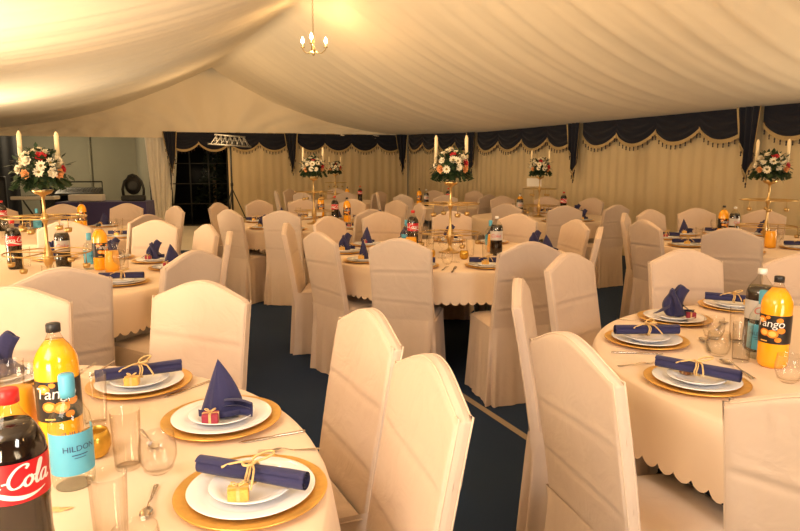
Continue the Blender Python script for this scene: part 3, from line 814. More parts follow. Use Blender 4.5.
def make_kit(kind):
    parts = []
    if kind == 'cola':
        r, h = .0455, .318; P = prof_body(r, h)
        m = MB(); m.lathe(P, 40); parts.append(('bottle_shell', m.mesh('bottle_shell', M['pet']), None))
        Q = [(a*.985, b+.001) for a, b in P if b < h*.84]; m = MB(); m.lathe(Q, 40); parts.append(('drink', m.mesh('drink', M['cola']), None))
        parts.append(('bottle_label', label_cyl(r*1.003, h*.49, h*.685, M['red']), None))
        for k in range(2):
            a = FRONT+.35+k*pi
            parts.append(('label_lettering', script_text('Coca-Cola', r*1.006, .032, h*.565, a, M['white']), 'bottle_label'))
        m = MB()
        for k in range(2):
            V = []; n = 24
            for i in range(n+1):
                t = i/n; g = FRONT+.35+k*pi+(t-.5)*2.6; zz = h*.535+.006*sin(t*2*pi); w = .0035*sin(pi*t)+.0006
                V += [((r+.0014)*cos(g), (r+.0014)*sin(g), zz-w), ((r+.0014)*cos(g), (r+.0014)*sin(g), zz+w)]
            m.add(V, [(2*i, 2*i+2, 2*i+3, 2*i+1) for i in range(n)], False)
        parts.append(('label_ribbon', m.mesh('label_ribbon', M['white']), 'bottle_label'))
        parts.append(('bottle_cap', cap_me(.0125, h, M['red_cap']), None))
    elif kind == 'diet':
        r, h = .046, .295; P = prof_body(r, h)
        m = MB(); m.lathe(P, 40); parts.append(('bottle_shell', m.mesh('bottle_shell', M['pet']), None))
        Q = [(a*.985, b+.001) for a, b in P if b < h*.79]; m = MB(); m.lathe(Q, 40); parts.append(('drink', m.mesh('drink', M['cola']), None))
        parts.append(('bottle_label', label_cyl(r*1.003, h*.40, h*.63, M['silver']), None))
        for k in range(2):
            parts.append(('label_lettering', curve_text('Coke', r*1.006, .036, h*.51, FRONT+.3+k*pi, M['red'], .25, .0014), 'bottle_label'))
        parts.append(('bottle_cap', cap_me(.0125, h, M['cap_white']), None))
    elif kind == 'orange':
        r, h = .046, .300; P = prof_body(r, h, waist=False)
        m = MB(); m.lathe([(a, b) for a, b in P if b < h*.88], 40, cap=True); parts.append(('drink', m.mesh('drink', M['orange']), None))
        m = MB(); m.lathe([(a*1.002, b) for a, b in P if b > h*.80], 40, cap=False); parts.append(('bottle_neck', m.mesh('bottle_neck', M['pet']), None))
        parts.append(('bottle_label', label_cyl(r, h*.28, h*.59, M['black']), None))
        for k in range(2):
            a = FRONT+k*pi+.10
            parts.append(('label_lettering', curve_text('Tango', r+.0006,   .036, h*.50, a, M['white'], .12, .0022, .95), 'bottle_label'))
            m = MB()
            for da, zz, q in ((-.52, .535, .014), (-.12, .565, .007), (.62, .54, .010), (-.30, .40, .015), (.22, .39, .017), (.58, .33, .010), (.75, .43, .012)):
                disc_on(m, r+.0006, a+da, h*zz, q, .0010, 18, .8)
            m.cur = 1
            for da, zz, q in ((-.30, .40, .010), (.22, .39, .011), (-.52, .535, .008)):
                disc_on(m, r+.0006, a+da, h*zz, q, .0015, 18, .8)
            rect_on(m, r+.0006, a-.30, h*.30, h*.312, .022, .0014)
            parts.append(('fruit_print', m.mesh('fruit_print', M['or_print'], M['or_pale']), 'bottle_label'))
        parts.append(('bottle_cap', cap_me(.0125, h, M['cap_black']), None))
    elif kind == 'water':
        r, h = .040, .235
        P = [(r*.86, 0), (r*.97, .006), (r, .016), (r, h*.56), (r*.94, h*.63), (r*.70, h*.71), (r*.44, h*.77), (.0135, h*.82), (.0125, h*.86), (.0125, h*.93)]
        m = MB(); m.lathe(P, 36); parts.append(('bottle_shell', m.mesh('bottle_shell', M['blue_glass']), None))
        m = MB(); rect_on(m, r, FRONT+.30, h*.15, h*.52, 2*r*1.75, .0006, 0, 40); parts.append(('bottle_label', m.mesh('bottle_label', M['blue']), None))
        for k in range(2):
            a = FRONT+k*pi+.35
            parts.append(('label_lettering', curve_text('HILDON', r+.0006, .0165, h*.385, a, M['ink'], 0, .0012), 'bottle_label'))
            m = MB(); rect_on(m, r+.0006, a, h*.325, h*.333, .030); rect_on(m, r+.0006, a, h*.30, h*.306, .022); parts.append(('label_rule', m.mesh('label_rule', M['ink']), 'bottle_label'))
        q = MB(); q.lathe([(.0142, h*.80), (.0150, h*.86), (.0150, h*.985), (.0135, h), (0, h)], 24); parts.append(('bottle_cap', q.mesh('bottle_cap', M['blue']), None))
    elif kind == 'jug':
        prof = [(.040, 0), (.044, .006), (.046, .05), (.043, .11), (.040, .15), (.0415, .172), (.047, .19)]
        m = MB(); m.lathe([(0, .002), *prof], 36, cap=False); parts.append(('jug_glass', m.mesh('jug_glass', M['glass']), None))
        m = MB(); m.lathe([(.041, .006), (.0435, .05), (.0405, .11), (.0385, .14), (0, .14)], 36); parts.append(('juice', m.mesh('juice', M['juice']), None))
        m = MB(); m.tube([(.040, 0, .165), (.066, 0, .168), (.083, 0, .14), (.082, 0, .09), (.066, 0, .055), (.044, 0, .05)], .0055, 8); parts.append(('handle', m.mesh('handle', M['glass']), None))
    return parts
for k in ('cola', 'diet', 'orange', 'water', 'jug'): KIT[k] = make_kit(k)
KNAME = {'cola': 'cola_bottle', 'diet': 'diet_cola_bottle', 'orange': 'orange_drink_bottle', 'water': 'water_bottle', 'jug': 'juice_jug'}
KCAT = {'cola': 'bottle', 'diet': 'bottle', 'orange': 'bottle', 'water': 'bottle', 'jug': 'jug'}
KTXT = {'cola': 'red-capped dark cola bottle', 'diet': 'white-capped dark cola bottle', 'orange': 'black-capped orange drink bottle', 'water': 'blue-capped clear water bottle', 'jug': 'glass jug of orange juice'}
PLACED = {k: [] for k in TABLES}
CAND = {'M': .04, 'L': .08, 'R': .03, 'K': -.04}
def free_spot(tb, pos, r, tall=True):
    c = TABLES[tb][0]; ring = .266 if tall else .10
    obs = list(PLACED[tb])
    if tb not in 'ABSN': obs.append(((c[0]+CAND.get(tb, 0), c[1]), ring))
    for q in PLATES:
        if hypot(q[0]-c[0], q[1]-c[1]) < 1: obs.append((q, .150))
    best = pos
    for i in range(400):
        a = i*2.39996; d = .0085*sqrt(i)
        p = (pos[0]+d*cos(a), pos[1]+d*sin(a))
        if hypot(p[0]-c[0], p[1]-c[1]) < RT-.06 and all(hypot(p[0]-o[0], p[1]-o[1]) >= r+ro+.003 for o, ro in obs): best = p; break
    PLACED[tb].append((best, r)); return best
KR = {'cola': .051, 'diet': .047, 'orange': .047, 'water': .041, 'jug': .062}
def drink(kind, pos, where, tb, rz=0.0):
    pos = free_spot(tb, pos, KR[kind])
    # the front of the label faces the camera side, turned by rz
    base = atan2(pos[1], pos[0])-pi/2
    t = thing(KNAME[kind], f'{KTXT[kind]} {where}', KCAT[kind], (pos[0], pos[1], NZ), base+rz, KTXT[kind]+' on the tables')
    made = {}
    for nm, me, par in KIT[kind]:
        o = obj(nm, me, made[par] if par else t); made[nm] = o
    return t
drink('cola', (-0.584, 0.892), 'in front of the jug on the nearest table', 'A', -.75)
drink('water', (-0.670, 1.208), 'beside the gold votive on the nearest table', 'A', .0)
drink('orange', (-0.778, 1.368), 'between jug and water on the nearest table', 'A', -.25)
drink('jug', (-0.875, 1.387), 'beside the orange bottle on the nearest table', 'A', .3)
drink('orange', (1.226, 1.994), 'among the glasses of the front right table', 'B', -.45)
drink('water', (1.227, 2.075), 'between two bottles of the front right table', 'B', -.5)
drink('diet', (1.279, 2.181), 'behind the orange bottle of the front right table', 'B', .15)
for k, p, tb, w in (
 ('cola', (0.109, 4.998), 'M', 'on the middle table'), ('jug', (0.083, 4.645), 'M', 'beside the red-capped cola on the middle table'), ('jug', (0.611, 4.864), 'M', 'beside the rolled napkin of the middle table'),
 ('diet', (0.725, 4.687), 'M', 'on the middle table'), ('water', (0.731, 5.048), 'M', 'beside the silver-labelled cola of the middle table'), ('water', (0.057, 5.064), 'M', 'beside the red-labelled cola of the middle table'),
 ('cola', (-2.501, 4.031), 'L', 'on the left candelabra table'), ('diet', (-2.179, 4.025), 'L', 'on the left candelabra table'), ('water', (-2.033, 3.942), 'L', 'beside the orange bottle of the left candelabra table'),
 ('orange', (-1.969, 3.981), 'L', 'on the left candelabra table'), ('jug', (-1.792, 3.861), 'L', 'on the left candelabra table'),
 ('cola', (-4.180, 6.699), 'S', 'on the music corner table'), ('orange', (-3.502, 6.907), 'S', 'on the music corner table'), ('water', (-3.812, 6.580), 'S', 'on the music corner table'), ('jug', (-3.168, 6.161), 'S', 'on the music corner table'),
 ('cola', (-0.803, 7.748), 'F', 'on the dance floor table'), ('orange', (-0.654, 7.743), 'F', 'at the chair backs of the dance floor table'), ('orange', (-1.080, 8.584), 'F', 'behind the white card of the dance floor table'),
 ('orange', (1.727, 9.055), 'K', 'on the card sign table'), ('diet', (1.777, 8.659), 'K', 'on the card sign table'), ('cola', (2.402, 9.237), 'K', 'on the card sign table'),
 ('orange', (3.093, 5.990), 'R', 'on the right wall table'), ('diet', (3.150, 5.898), 'R', 'on the right wall table'), ('jug', (3.155, 5.124), 'R', 'on the right wall table'), ('cola', (3.407, 5.328), 'R', 'on the right wall table'),
 ('orange', (0.349, 11.445), 'N', 'on the far corner table'), ('diet', (0.463, 11.124), 'N', 'on the far corner table'), ('cola', (0.851, 11.104), 'N', 'on the far corner table'),
 ('orange', (-1.158, 12.595), 'E', 'on the end curtain table'), ('cola', (-0.796, 12.575), 'E', 'on the end curtain table')):
    drink(k, p, w, tb, rnd.uniform(-.5, .5))

def glass_me(kind):
    m = MB()
    if kind == 'tall': m.lathe([(0, .004), (.024, .004), (.0245, .0), (.0265, .004), (.0310, .130), (.0318, .131), (.0308, .131), (.0258, .010), (0, .010)], 32, cap=False)
    elif kind == 'stemless': m.lathe([(0, .002), (.018, .0), (.030, .010), (.0385, .035), (.0390, .055), (.0345, .085), (.0335, .0855), (.0330, .085), (.0375, .055), (.037, .036), (.028, .012), (0, .006)], 32, cap=False)
    elif kind == 'wine': m.lathe([(0, .001), (.031, .001), (.032, .003), (.012, .006), (.0042, .012), (.0038, .075), (.012, .083), (.031, .105), (.036, .130), (.032, .165), (.0312, .1655), (.035, .130), (.030, .108), (0, .085)], 32, cap=False)
    return m.mesh(kind+'_glass', M['glass'])
GL = {k: glass_me(k) for k in ('tall', 'stemless', 'wine')}
def glass(kind, pos, label, group, sc=1.0):
    tb = min(TABLES, key=lambda k: hypot(pos[0]-TABLES[k][0][0], pos[1]-TABLES[k][0][1]))
    pos = free_spot(tb, pos, .033 if kind == 'tall' else .040, kind == 'wine')
    nm = {'tall': 'tumbler_glass', 'stemless': 'stemless_glass', 'wine': 'wine_glass'}[kind]
    o = obj(nm, GL[kind], None, (pos[0], pos[1], NZ)); o.scale = (sc, sc, sc); tag(o, label, 'glass', group); return o
glass('tall', (-0.591, 1.281), 'tall clear tumbler in front of the gold votive, next to the stemless glass', 'glasses on the nearest table')
glass('stemless', (-0.517, 1.271), 'round stemless glass between tumbler and the gold chargers', 'glasses on the nearest table')
glass('tall', (-0.772, 1.514), 'clear tumbler between the votive and the back charger', 'glasses on the nearest table')
glass('tall', (-0.496, 0.995), 'tall clear tumbler in front of the water bottle, nearest to us', 'glasses on the nearest table')
glass('stemless', (-0.416, 0.909), 'stemless glass at the bottom edge below the spoon', 'glasses on the nearest table')
glass('tall', (-1.051, 1.631), 'clear tumbler behind the juice jug on the nearest table', 'glasses on the nearest table')
glass('tall', (1.264, 2.282), 'tall clear tumbler behind the stemless glasses of the front right table', 'glasses on the front right table')
glass('tall', (1.173, 2.034), 'tall clear tumbler in front of the silver label, front right table', 'glasses on the front right table')
glass('stemless', (1.196, 2.325), 'stemless glass beside the crown napkin setting, front right table', 'glasses on the front right table')
glass('stemless', (1.123, 2.080), 'stemless glass next to the lying spoon, front right table', 'glasses on the front right table')
glass('stemless', (1.181, 1.833), 'stemless glass in front of the orange bottle, front right table', 'glasses on the front right table')
for k, p, l in (('wine', (0.384, 4.332), 'wine glass beside the rolled napkin of the middle table'), ('stemless', (0.322, 4.239), 'stemless glass at the two forks of the middle table'),
                ('tall', (0.230, 4.754), 'tumbler beside the candelabra of the middle table'), ('tall', (0.270, 5.405), 'tumbler just behind another by the middle candelabra'), ('wine', (0.212, 5.262), 'wine glass beside the cola of the middle table'),
                ('tall', (0.523, 4.636), 'tumbler in front of the juice jug of the middle table'), ('tall', (0.628, 4.527), 'tumbler between jug and cola of the middle table'), ('wine', (0.307, 4.534), 'wine glass in front of the middle candelabra')):
    glass(k, p, 'clear '+l, 'glasses on the middle table')
PLACE_GLASS = True
for tb, n in (('L', 8), ('S', 6), ('R', 6), ('F', 5), ('K', 5)):
    c, ph = TABLES[tb]
    for i in range(n):
        a = 2*pi*(i+.37)/n+.35; r = .50+.05*(i % 2)
        k = ('tall', 'wine')[i % 2]
        glass(k, (c[0]+r*cos(a), c[1]+r*sin(a)), 'clear '+('tumbler' if k == 'tall' else 'wine glass')+f' among the glassware of the {ph}', f'{"tumblers" if k == "tall" else "wine glasses"} on the {ph}')
# gold votive cups
def votive_me():
    m = MB(); m.lathe([(0, .003), (.018, 0), (.026, .006), (.034, .026), (.033, .046), (.027, .062), (.0255, .062), (.031, .046), (.032, .026), (.022, .010), (0, .010)], 28, cap=False); return m.mesh('votive_glass', M['votive'])
vm = votive_me(); mb = MB(); mb.lathe([(0, .012), (.018, .012), (.018, .024), (0, .025)], 16); tl = mb.mesh('tealight', M['candle'])
def votive(pos, lab):
    tb = min(TABLES, key=lambda k: hypot(pos[0]-TABLES[k][0][0], pos[1]-TABLES[k][0][1]))
    pos = free_spot(tb, pos, .036, False)
    t = thing('votive_holder', lab, 'candle holder', (pos[0], pos[1], NZ), 0, 'gold votive holders'); obj('votive_glass', vm, t); obj('tealight', tl, t)
votive((-0.686, 1.334), 'round gold votive holder between water bottle and tumblers')
votive((0.462, 4.479), 'round gold votive holder by the candelabra of the middle table')
votive((0.241, 4.535), 'round gold votive holder behind the chair back at the middle table')

# cutlery
def spoon_me():
    m = MB()
    def fn(u, v):
        a = 2*pi*u; r = v; e = .0195*(1+.25*cos(a)); return (e*r*cos(a)*1.25, .0135*r*sin(a)*1.1, .006*r*r+.0015)
    m.grid(fn, 20, 5, True)
    pts = [(.024, 0, .008), (.04, 0, .011), (.075, 0, .007), (.115, 0, .004), (.140, 0, .004)]
    m.grid(lambda u, v: (.024+.116*u, (v-.5)*(.005+.007*u**1.5), .0075+.0035*math.exp(-((u-.15)/.15)**2)-.003*u+.0012*(1-(2*v-1)**2)), 14, 4)
    return m.mesh('spoon', M['steel'])
def knife_me():
    m = MB()
    def fn(u, v):
        w = .0045+.004*math.sin(pi*min(1, u*1.9))**.6 if u < .52 else .0042+.0026*((u-.52)/.48)
        if u > .985: w *= .6
        if u < .03: w *= .35
        th = .0012 if u < .52 else .0028
        a = 2*pi*v
        return (.215*(u-.5), w*cos(a), .0028+th*sin(a))
    m.grid(lambda u, v: fn(v, u), 10, 40, True); return m.mesh('knife', M['steel'])
def fork_me():
    m = MB()
    m.grid(lambda u, v: (-.02+.12*u, (v-.5)*(.005+.008*u**1.5), .003+.006*math.exp(-(u/.2)**2)), 12, 3)
    m.grid(lambda u, v: (-.052+.034*u, (v-.5)*(.022-.016*u**3), .003+.006*u), 6, 4)
    for k in range(4):
        y = (k-1.5)*.0062
        m.grid(lambda u, v: (-.090+.039*u, y+(v-.5)*(.0022+.0012*u), .004-.001*u), 4, 1)
    return m.mesh('fork', M['steel'])
CUT = {'spoon': spoon_me(), 'knife': knife_me(), 'fork': fork_me()}
def cutlery(kind, p, q_, label, sc=1.0):
    # p = working end, q_ = tip of the handle
    a = atan2(q_[1]-p[1], q_[0]-p[0])
    if kind == 'spoon': loc = p
    else: loc = ((p[0]+q_[0])/2, (p[1]+q_[1])/2)
    L = hypot(q_[0]-p[0], q_[1]-p[1]); L0 = {'spoon': .140, 'knife': .215, 'fork': .19}[kind]
    o = obj(kind, CUT[kind], None, (loc[0], loc[1], NZ+.0003), a)
    s = max(.75, min(1.25, L/L0)); o.scale = (s, s, 1)
    tag(o, label, kind, 'table cutlery')
cutlery('knife', (-0.379, 1.399), (-0.236, 1.466), 'knife lying beside the second setting with the red box, nearest table')
cutlery('fork', (-0.316, 1.351), (-0.200, 1.365), 'fork tucked behind the closest gold charger, nearest table')
cutlery('knife', (-0.657, 1.711), (-0.588, 1.821), 'knife beside the back setting of the nearest table')
cutlery('fork', (-1.018, 1.899), (-1.016, 1.991), 'fork behind the tumbler at the back of the nearest table')
cutlery('knife', (-0.965, 1.919), (-0.963, 1.990), 'knife behind the back setting of the nearest table')
cutlery('spoon', (-0.473, 1.084), (-0.497, 1.196), 'spoon lying between tumbler and closest gold charger')
cutlery('spoon', (-0.570, 1.373), (-0.641, 1.469), 'spoon seen through the stemless glass on the nearest table')
cutlery('knife', (0.922, 2.120), (0.747, 2.140), 'knife beside the level roll setting, front right table')
cutlery('fork', (0.849, 2.017), (0.725, 1.985), 'fork beside the nearest gold charger, front right table')
cutlery('fork', (1.059, 2.569), (0.943, 2.633), 'fork beside the crown napkin setting, front right table')
cutlery('spoon', (1.149, 2.300), (1.080, 2.106), 'spoon between settings and stemless glass, front right table')
cutlery('spoon', (1.091, 2.025), (1.089, 1.843), 'long spoon beside the stemless glass of the front right table')
cutlery('spoon', (1.360, 2.565), (1.261, 2.434), 'spoon seen behind the stemless glass, front right table')
cutlery('fork', (0.320, 4.130), (0.269, 3.963), 'fork beside the rolled napkin setting of the middle table')
cutlery('knife', (0.373, 4.129), (0.326, 3.882), 'knife beside the rolled napkin setting of the middle table')

# ------------------------------------------------------------------ candelabra, flowers, candles
def candel_parts():
    m = MB(); m.lathe([(0, 0), (.085, 0), (.088, .006), (.060, .012), (.035, .022), (.018, .034), (.014, .06), (.022, .08), (.030, .11), (.028, .15), (.016, .18), (.009, .22), (.009, .33), (.016, .35), (.022, .365), (.022, .385), (.012, .40), (.0085, .42), (.0085, .50), (.018, .515), (.045, .525), (.060, .545), (.055, .550), (0, .545)], 24)
    stem = m.mesh('stem', M['brass'])
    tiers = []
    for z, R in ((.155, .235), (.380, .225)):
        m = MB(); m.tube([(R*cos(2*pi*i/40), R*sin(2*pi*i/40), z) for i in range(40)], .0045, 6, closed=True)
        for k in range(4):
            a = pi/4+k*pi/2+.3; m.tube([(.015*cos(a), .015*sin(a), z), (R*cos(a), R*sin(a), z)], .0042, 6)
        tiers.append((m.mesh('tier_ring', M['brass']), z, R))
    m = MB(); m.tube([(0, 0, 0), (0, 0, -.075)], .0028, 5); m.lathe([(0, -.098), (.016, -.096), (.021, -.086), (.022, -.068), (.020, -.068), (.019, -.086), (0, -.090)], 14, cap=False)
    return stem, tiers, m.mesh('tealight_cup', M['brass'])
cstem, ctiers, ccup = candel_parts()
def flower_mesh(kind):
    m = MB()
    if kind == 'rose':
        for ring, (n, r, lean) in enumerate(((7, .034, .95), (6, .026, .6), (4, .018, .25))):
            for i in range(n):
                petal(m, (0, 0, -.008+.004*ring), 2*pi*(i+.5*ring)/n, lean, .020, r, .3, .35, .25, 4)
        m.ball((0, 0, .006), .010, 8, 5)
    else:
        for i in range(11): petal(m, (0, 0, 0), 2*pi*i/11, 1.25, .010, .036, .2, .4, -.1, 3)
    return m
rose_w = flower_mesh('rose').mesh('rose', M['rose']); rose_r = flower_mesh('rose').mesh('rose', M['red_rose']); rose_p = flower_mesh('rose').mesh('rose', M['terracotta'])
_d = flower_mesh('daisy'); daisy = _d.mesh('daisy', M['rose'])
mb = MB(); mb.ball((0, 0, .006), .009, 8, 5); eye = mb.mesh('flower_centre', M['flower_eye'])
def foliage_me(seed):
    rnd = random.Random(seed); m = MB()
    for i in range(520):
        a = rnd.random()*2*pi; cz = rnd.uniform(-.75, 1); s = sqrt(max(0, 1-cz*cz)); r = .138*rnd.uniform(.25, 1.05)
        x, y, z = r*s*cos(a), r*s*sin(a), r*cz*.9
        L = rnd.uniform(.03, .07); w = L*.30
        dx, dy, dz = s*cos(a)+rnd.uniform(-.6, .6), s*sin(a)+rnd.uniform(-.6, .6), cz+rnd.uniform(-.8, .3); l = sqrt(dx*dx+dy*dy+dz*dz) or 1
        dx, dy, dz = dx/l, dy/l, dz/l; px_, py_ = -dy, dx; l = hypot(px_, py_) or 1; px_, py_ = px_/l*w, py_/l*w
        m.add([(x, y, z), (x+dx*L*.5+px_, y+dy*L*.5+py_, z+dz*L*.5), (x+dx*L, y+dy*L, z+dz*L), (x+dx*L*.5-px_, y+dy*L*.5-py_, z+dz*L*.5)], [(0, 1, 2, 3)], False)
    for i in range(26):
        a = rnd.random()*2*pi; L = rnd.uniform(.05, .11)
        pts = [(.05*cos(a), .05*sin(a), -.03), ((.05+L*.5)*cos(a), (.05+L*.5)*sin(a), -.02-.02*rnd.random()), ((.05+L)*cos(a), (.05+L)*sin(a), -.07-.05*rnd.random())]
        m.tube(pts, .0025, 4)
        for q in range(5):
            t = .3+.16*q; x, y, z = [pts[1][w_]*(1-t)+pts[2][w_]*t if t > 0 else 0 for w_ in range(3)]
            m.add([(x, y, z), (x+.012*sin(a), y-.012*cos(a), z+.014), (x+.03*cos(a), y+.03*sin(a), z+.002), (x-.012*sin(a), y+.012*cos(a), z-.01)], [(0, 1, 2, 3)], False)
    m.ball((0, 0, -.02), .085, 12, 8)
    return m.mesh('foliage', M['leaf'])
folm = [foliage_me(3), foliage_me(9)]
mb = MB(); mb.lathe([(0, 0), (.0135, 0), (.0125, .205), (.006, .222), (.0015, .226), (0, .226)], 16); candle_me = mb.mesh('wax', M['candle'])
mb = MB(); mb.tube([(0, 0, .224), (.001, 0, .236)], .0012, 5); wick_me = mb.mesh('wick', M['dark'])
def centrepiece(tb, ph2, seed, dx=0.0, cand=(.115, 0), ctop=0.0, hz=1.0):
    (x, y), ph = TABLES[tb]; x += dx
    rnd = random.Random(seed)
    t = thing('candelabra', f'brass tiered candelabra standing in the centre of the {ph}', 'candelabra', (x, y, NZ), seed*.4, 'brass candelabra on the tables')
    t.scale.z = hz
    obj('stem', cstem, t)
    for me, z, R in ctiers:
        g = obj('tier_ring', me, t)
        for k in range(4):
            a = pi/4+k*pi/2+.3; obj('tealight_cup', ccup, g, (R*.62*cos(a) if z > .3 else R*cos(a), R*.62*sin(a) if z > .3 else R*sin(a), z))
    zf = NZ+.665-(1-hz)*.62
    f = thing('flower_arrangement', f'ball of white and red flowers on the candelabra, {ph}', 'flowers', (x, y, zf), seed*1.3, 'flower arrangements on the candelabra')
    obj('foliage', folm[seed % 2], f)
    view = atan2(-y, -x)-seed*1.3
    n = 0
    spots = [(-.9, .75, 'w'), (-.35, 1.05, 'w'), (.15, .72, 'r'), (.55, .95, 'w'), (.95, .55, 'w'), (.0, .30, 'd'), (-.55, .38, 'w'), (.5, .32, 'd'), (1.0, .12, 'r'), (-1.1, .1, 'w'), (-.2, -.12, 'd'), (.35, -.10, 'w'), (.85, -.22, 'p'), (-.75, -.22, 'p'), (0.1, 1.45, 'w'), (2.2, .4, 'w'), (3.1, .6, 'w'), (-2.1, .5, 'w')]
    for az, el, c in spots:
        az += rnd.uniform(-.12, .12); el += rnd.uniform(-.08, .08); a = view+az
        d = (cos(el)*cos(a), cos(el)*sin(a), sin(el)); r = .134
        o = obj('daisy' if c == 'd' else 'rose', {'w': rose_w, 'r': rose_r, 'p': rose_p, 'd': daisy}[c], f, (d[0]*r, d[1]*r, d[2]*r*.92))
        o.rotation_euler = (0, pi/2-el, a); s_ = rnd.uniform(.85, 1.15); o.scale = (s_, s_, s_)
        if c == 'd': obj('flower_centre', eye, o)
    nrm = (y/hypot(x, y), -x/hypot(x, y))
    for s, w in ((-1, 'at the dance floor side'), (1, 'at the curtain wall side')):
        k = thing('taper_candle', f'tall ivory taper candle {w} of the flowers, {ph}', 'candle', (x+s*cand[0]*nrm[0], y+s*cand[0]*nrm[1], NZ+.672+ctop), 0, 'ivory taper candles')
        o = obj('wax', candle_me, k); obj('wick', wick_me, k)
centrepiece('M', '', 2, .04)
centrepiece('L', '', 5, .08, (.095, 0), -.035, .95)
centrepiece('R', '', 4, .03)
centrepiece('F', '', 7, .0)
centrepiece('K', '', 3, -.04)
centrepiece('E', '', 6)

# white cards
def card(pos, z, w, h, rz, tilt, label):
    m = MB(); m.box((-w/2, -.001, 0), (w/2, .001, h)); o = obj('menu_card', m.mesh('menu_card', M['paper']), None, (pos[0], pos[1], z), rz); o.rotation_euler = (tilt, 0, rz)
    tag(o, label, 'card')
card((1.879, 8.848), 1.165, .205, .115, .05, -.1, 'white card sign held up in front of the candelabra of the card sign table')
card((-1.052, 7.756), .83, .17, .085, .0, -.6, 'white folded card leaning on the napkin of the dance floor table')
mb = MB(); pc = (1.879, 8.848)
mb.tube([(0, 0, 0), (0, 0, .405)], .004, 6); mb.lathe([(0, 0), (.045, 0), (.045, .006), (0, .008)], 16)
cs = obj('card_stand', mb.mesh('card_stand', M['brass']), None, (pc[0], pc[1]+.004, NZ)); tag(cs, 'thin brass stand holding the white card sign', 'card stand')
mb = MB(); mb.grid(lambda u, v: (.03*(u-.5)+.012*sin(v*5), .012*(v-.5)+.016*sin(u*3)*v, .0012+.001*sin(u*8)), 8, 4)
lf = obj('leaf_confetti', mb.mesh('leaf_confetti', M['raffia']), None, (*(-0.646, 1.104), NZ), .5); tag(lf, 'tiny gold leaf scattered on the cloth below the water bottle', 'confetti')

# ------------------------------------------------------------------ chandelier
cx, cy = W(XRIDGE+.02, 8.75)
cz = 3.13
ch = thing('chandelier', 'small brass chandelier with lit candle bulbs hanging from the ridge', 'chandelier', (cx, cy, cz))
mb = MB()
for k in range(16):
    z = .17+k*.034; r_ = .010
    mb.tube([((r_*cos(a) if k % 2 else 0), (0 if k % 2 else r_*cos(a)), z+.021*sin(a)) for a in [2*pi*i/10 for i in range(10)]], .0035, 5, closed=True)
obj('chain', mb.mesh('chain', M['brass']), ch)
mb = MB(); mb.lathe([(0, -.145), (.012, -.14), (.020, -.12), (.012, -.10), (.028, -.08), (.034, -.055), (.016, -.03), (.012, .02), (.022, .05), (.012, .08), (.010, .15), (0, .16)], 18); obj('column', mb.mesh('column', M['brass']), ch)
for k in range(3):
    a = -pi/2+k*2*pi/3
    m = MB(); m.tube([(.02*cos(a), .02*sin(a), -.06), (.07*cos(a), .07*sin(a), -.105), (.13*cos(a), .13*sin(a), -.095), (.185*cos(a), .185*sin(a), -.045), (.19*cos(a), .19*sin(a), -.02)], .006, 7)
    m.lathe([(0, -.02), (.028, -.016), (.030, -.010), (.012, -.006), (.010, .04), (0, .04)], 14, (.19*cos(a), .19*sin(a), 0))
    arm = obj('arm', m.mesh('arm', M['brass']), ch)
    b = MB(); b.lathe([(0, .04), (.010, .042), (.022, .065), (.021, .085), (.011, .11), (.003, .128), (0, .13)], 14, (.19*cos(a), .19*sin(a), 0)); obj('bulb', b.mesh('bulb', M['bulb']), arm)
mb = MB(); mb.lathe([(0, .715), (.04, .71), (.05, .69), (.02, .68), (0, .68)], 16); obj('ceiling_rose', mb.mesh('ceiling_rose', M['brass']), ch)

# ------------------------------------------------------------------ lighting stand in front of the end curtain
lx, ly = -3.58, 13.45
st = thing('lighting_stand', 'grey lattice truss bar on a tripod stand before the end curtain', 'lighting stand', (lx, ly, 0))
mb = MB(); mb.tube([(0, 0, .25), (0, 0, 1.88)], .020, 10); mb.tube([(0, 0, 1.05), (0, 0, 1.12)], .030, 10); obj('pole', mb.mesh('pole', M['dark_case']), st)
for k in range(3):
    a = .5+k*2*pi/3; m = MB(); m.tube([(0, 0, 1.0), (.42*cos(a), .42*sin(a), .012)], .012, 8); m.tube([(0, 0, .30), (.26*cos(a), .26*sin(a), .38)], .008, 6); obj('leg', m.mesh('leg', M['dark_case']), st)
mb = MB()
for zt, hw, dy in ((1.90, .44, -.09), (1.90, .42, .09), (2.10, .32, 0)):
    mb.tube([(-hw, dy, zt+.03), (hw, dy, zt-.03)], .018, 8)
for k in range(7):
    x0, x1 = -.38+k*.11, -.38+k*.11+.055
    for dy in (-.09, .09):
        mb.tube([(x0, dy, 1.905-.06*x0), (x1*.85, 0, 2.10-.06*x1)], .010, 6); mb.tube([(x1*.85, 0, 2.10-.06*x1), (x0+.11, dy, 1.90-.06*x0)], .010, 6)
obj('truss_bar', mb.mesh('truss_bar', M['grey']), st)

# ------------------------------------------------------------------ music corner: navy draped table, mixing desk, arched lamp, keyboard
tx, ty = -6.35, 13.6
nt_ = thing('draped_table', 'long folding table under a navy drape in the music corner', 'table', (tx, ty, 0), .15)
mb = MB(); mb.box((-.88, -.36, .67), (.88, .36, .70)); obj('tabletop', mb.mesh('tabletop', M['wood']), nt_)
for sx in (-1, 1):
    for sy in (-1, 1):
        m = MB(); m.tube([(sx*.8, sy*.3, 0), (sx*.8, sy*.3, .67)], .016, 8); obj('leg', m.mesh('leg', M['grey']), nt_)
def drp(u, v):
    d = u*4; i = int(min(3.999, d)); f = d-i
    cr = [(-.9, -.38), (.9, -.38), (.9, .38), (-.9, .38), (-.9, -.38)]
    x = cr[i][0]*(1-f)+cr[i+1][0]*f; y = cr[i][1]*(1-f)+cr[i+1][1]*f
    w = 1+.02*v*sin(u*2*pi*24)+.03*v
    return (x*w, y*w, .705*(1-v)+.02)
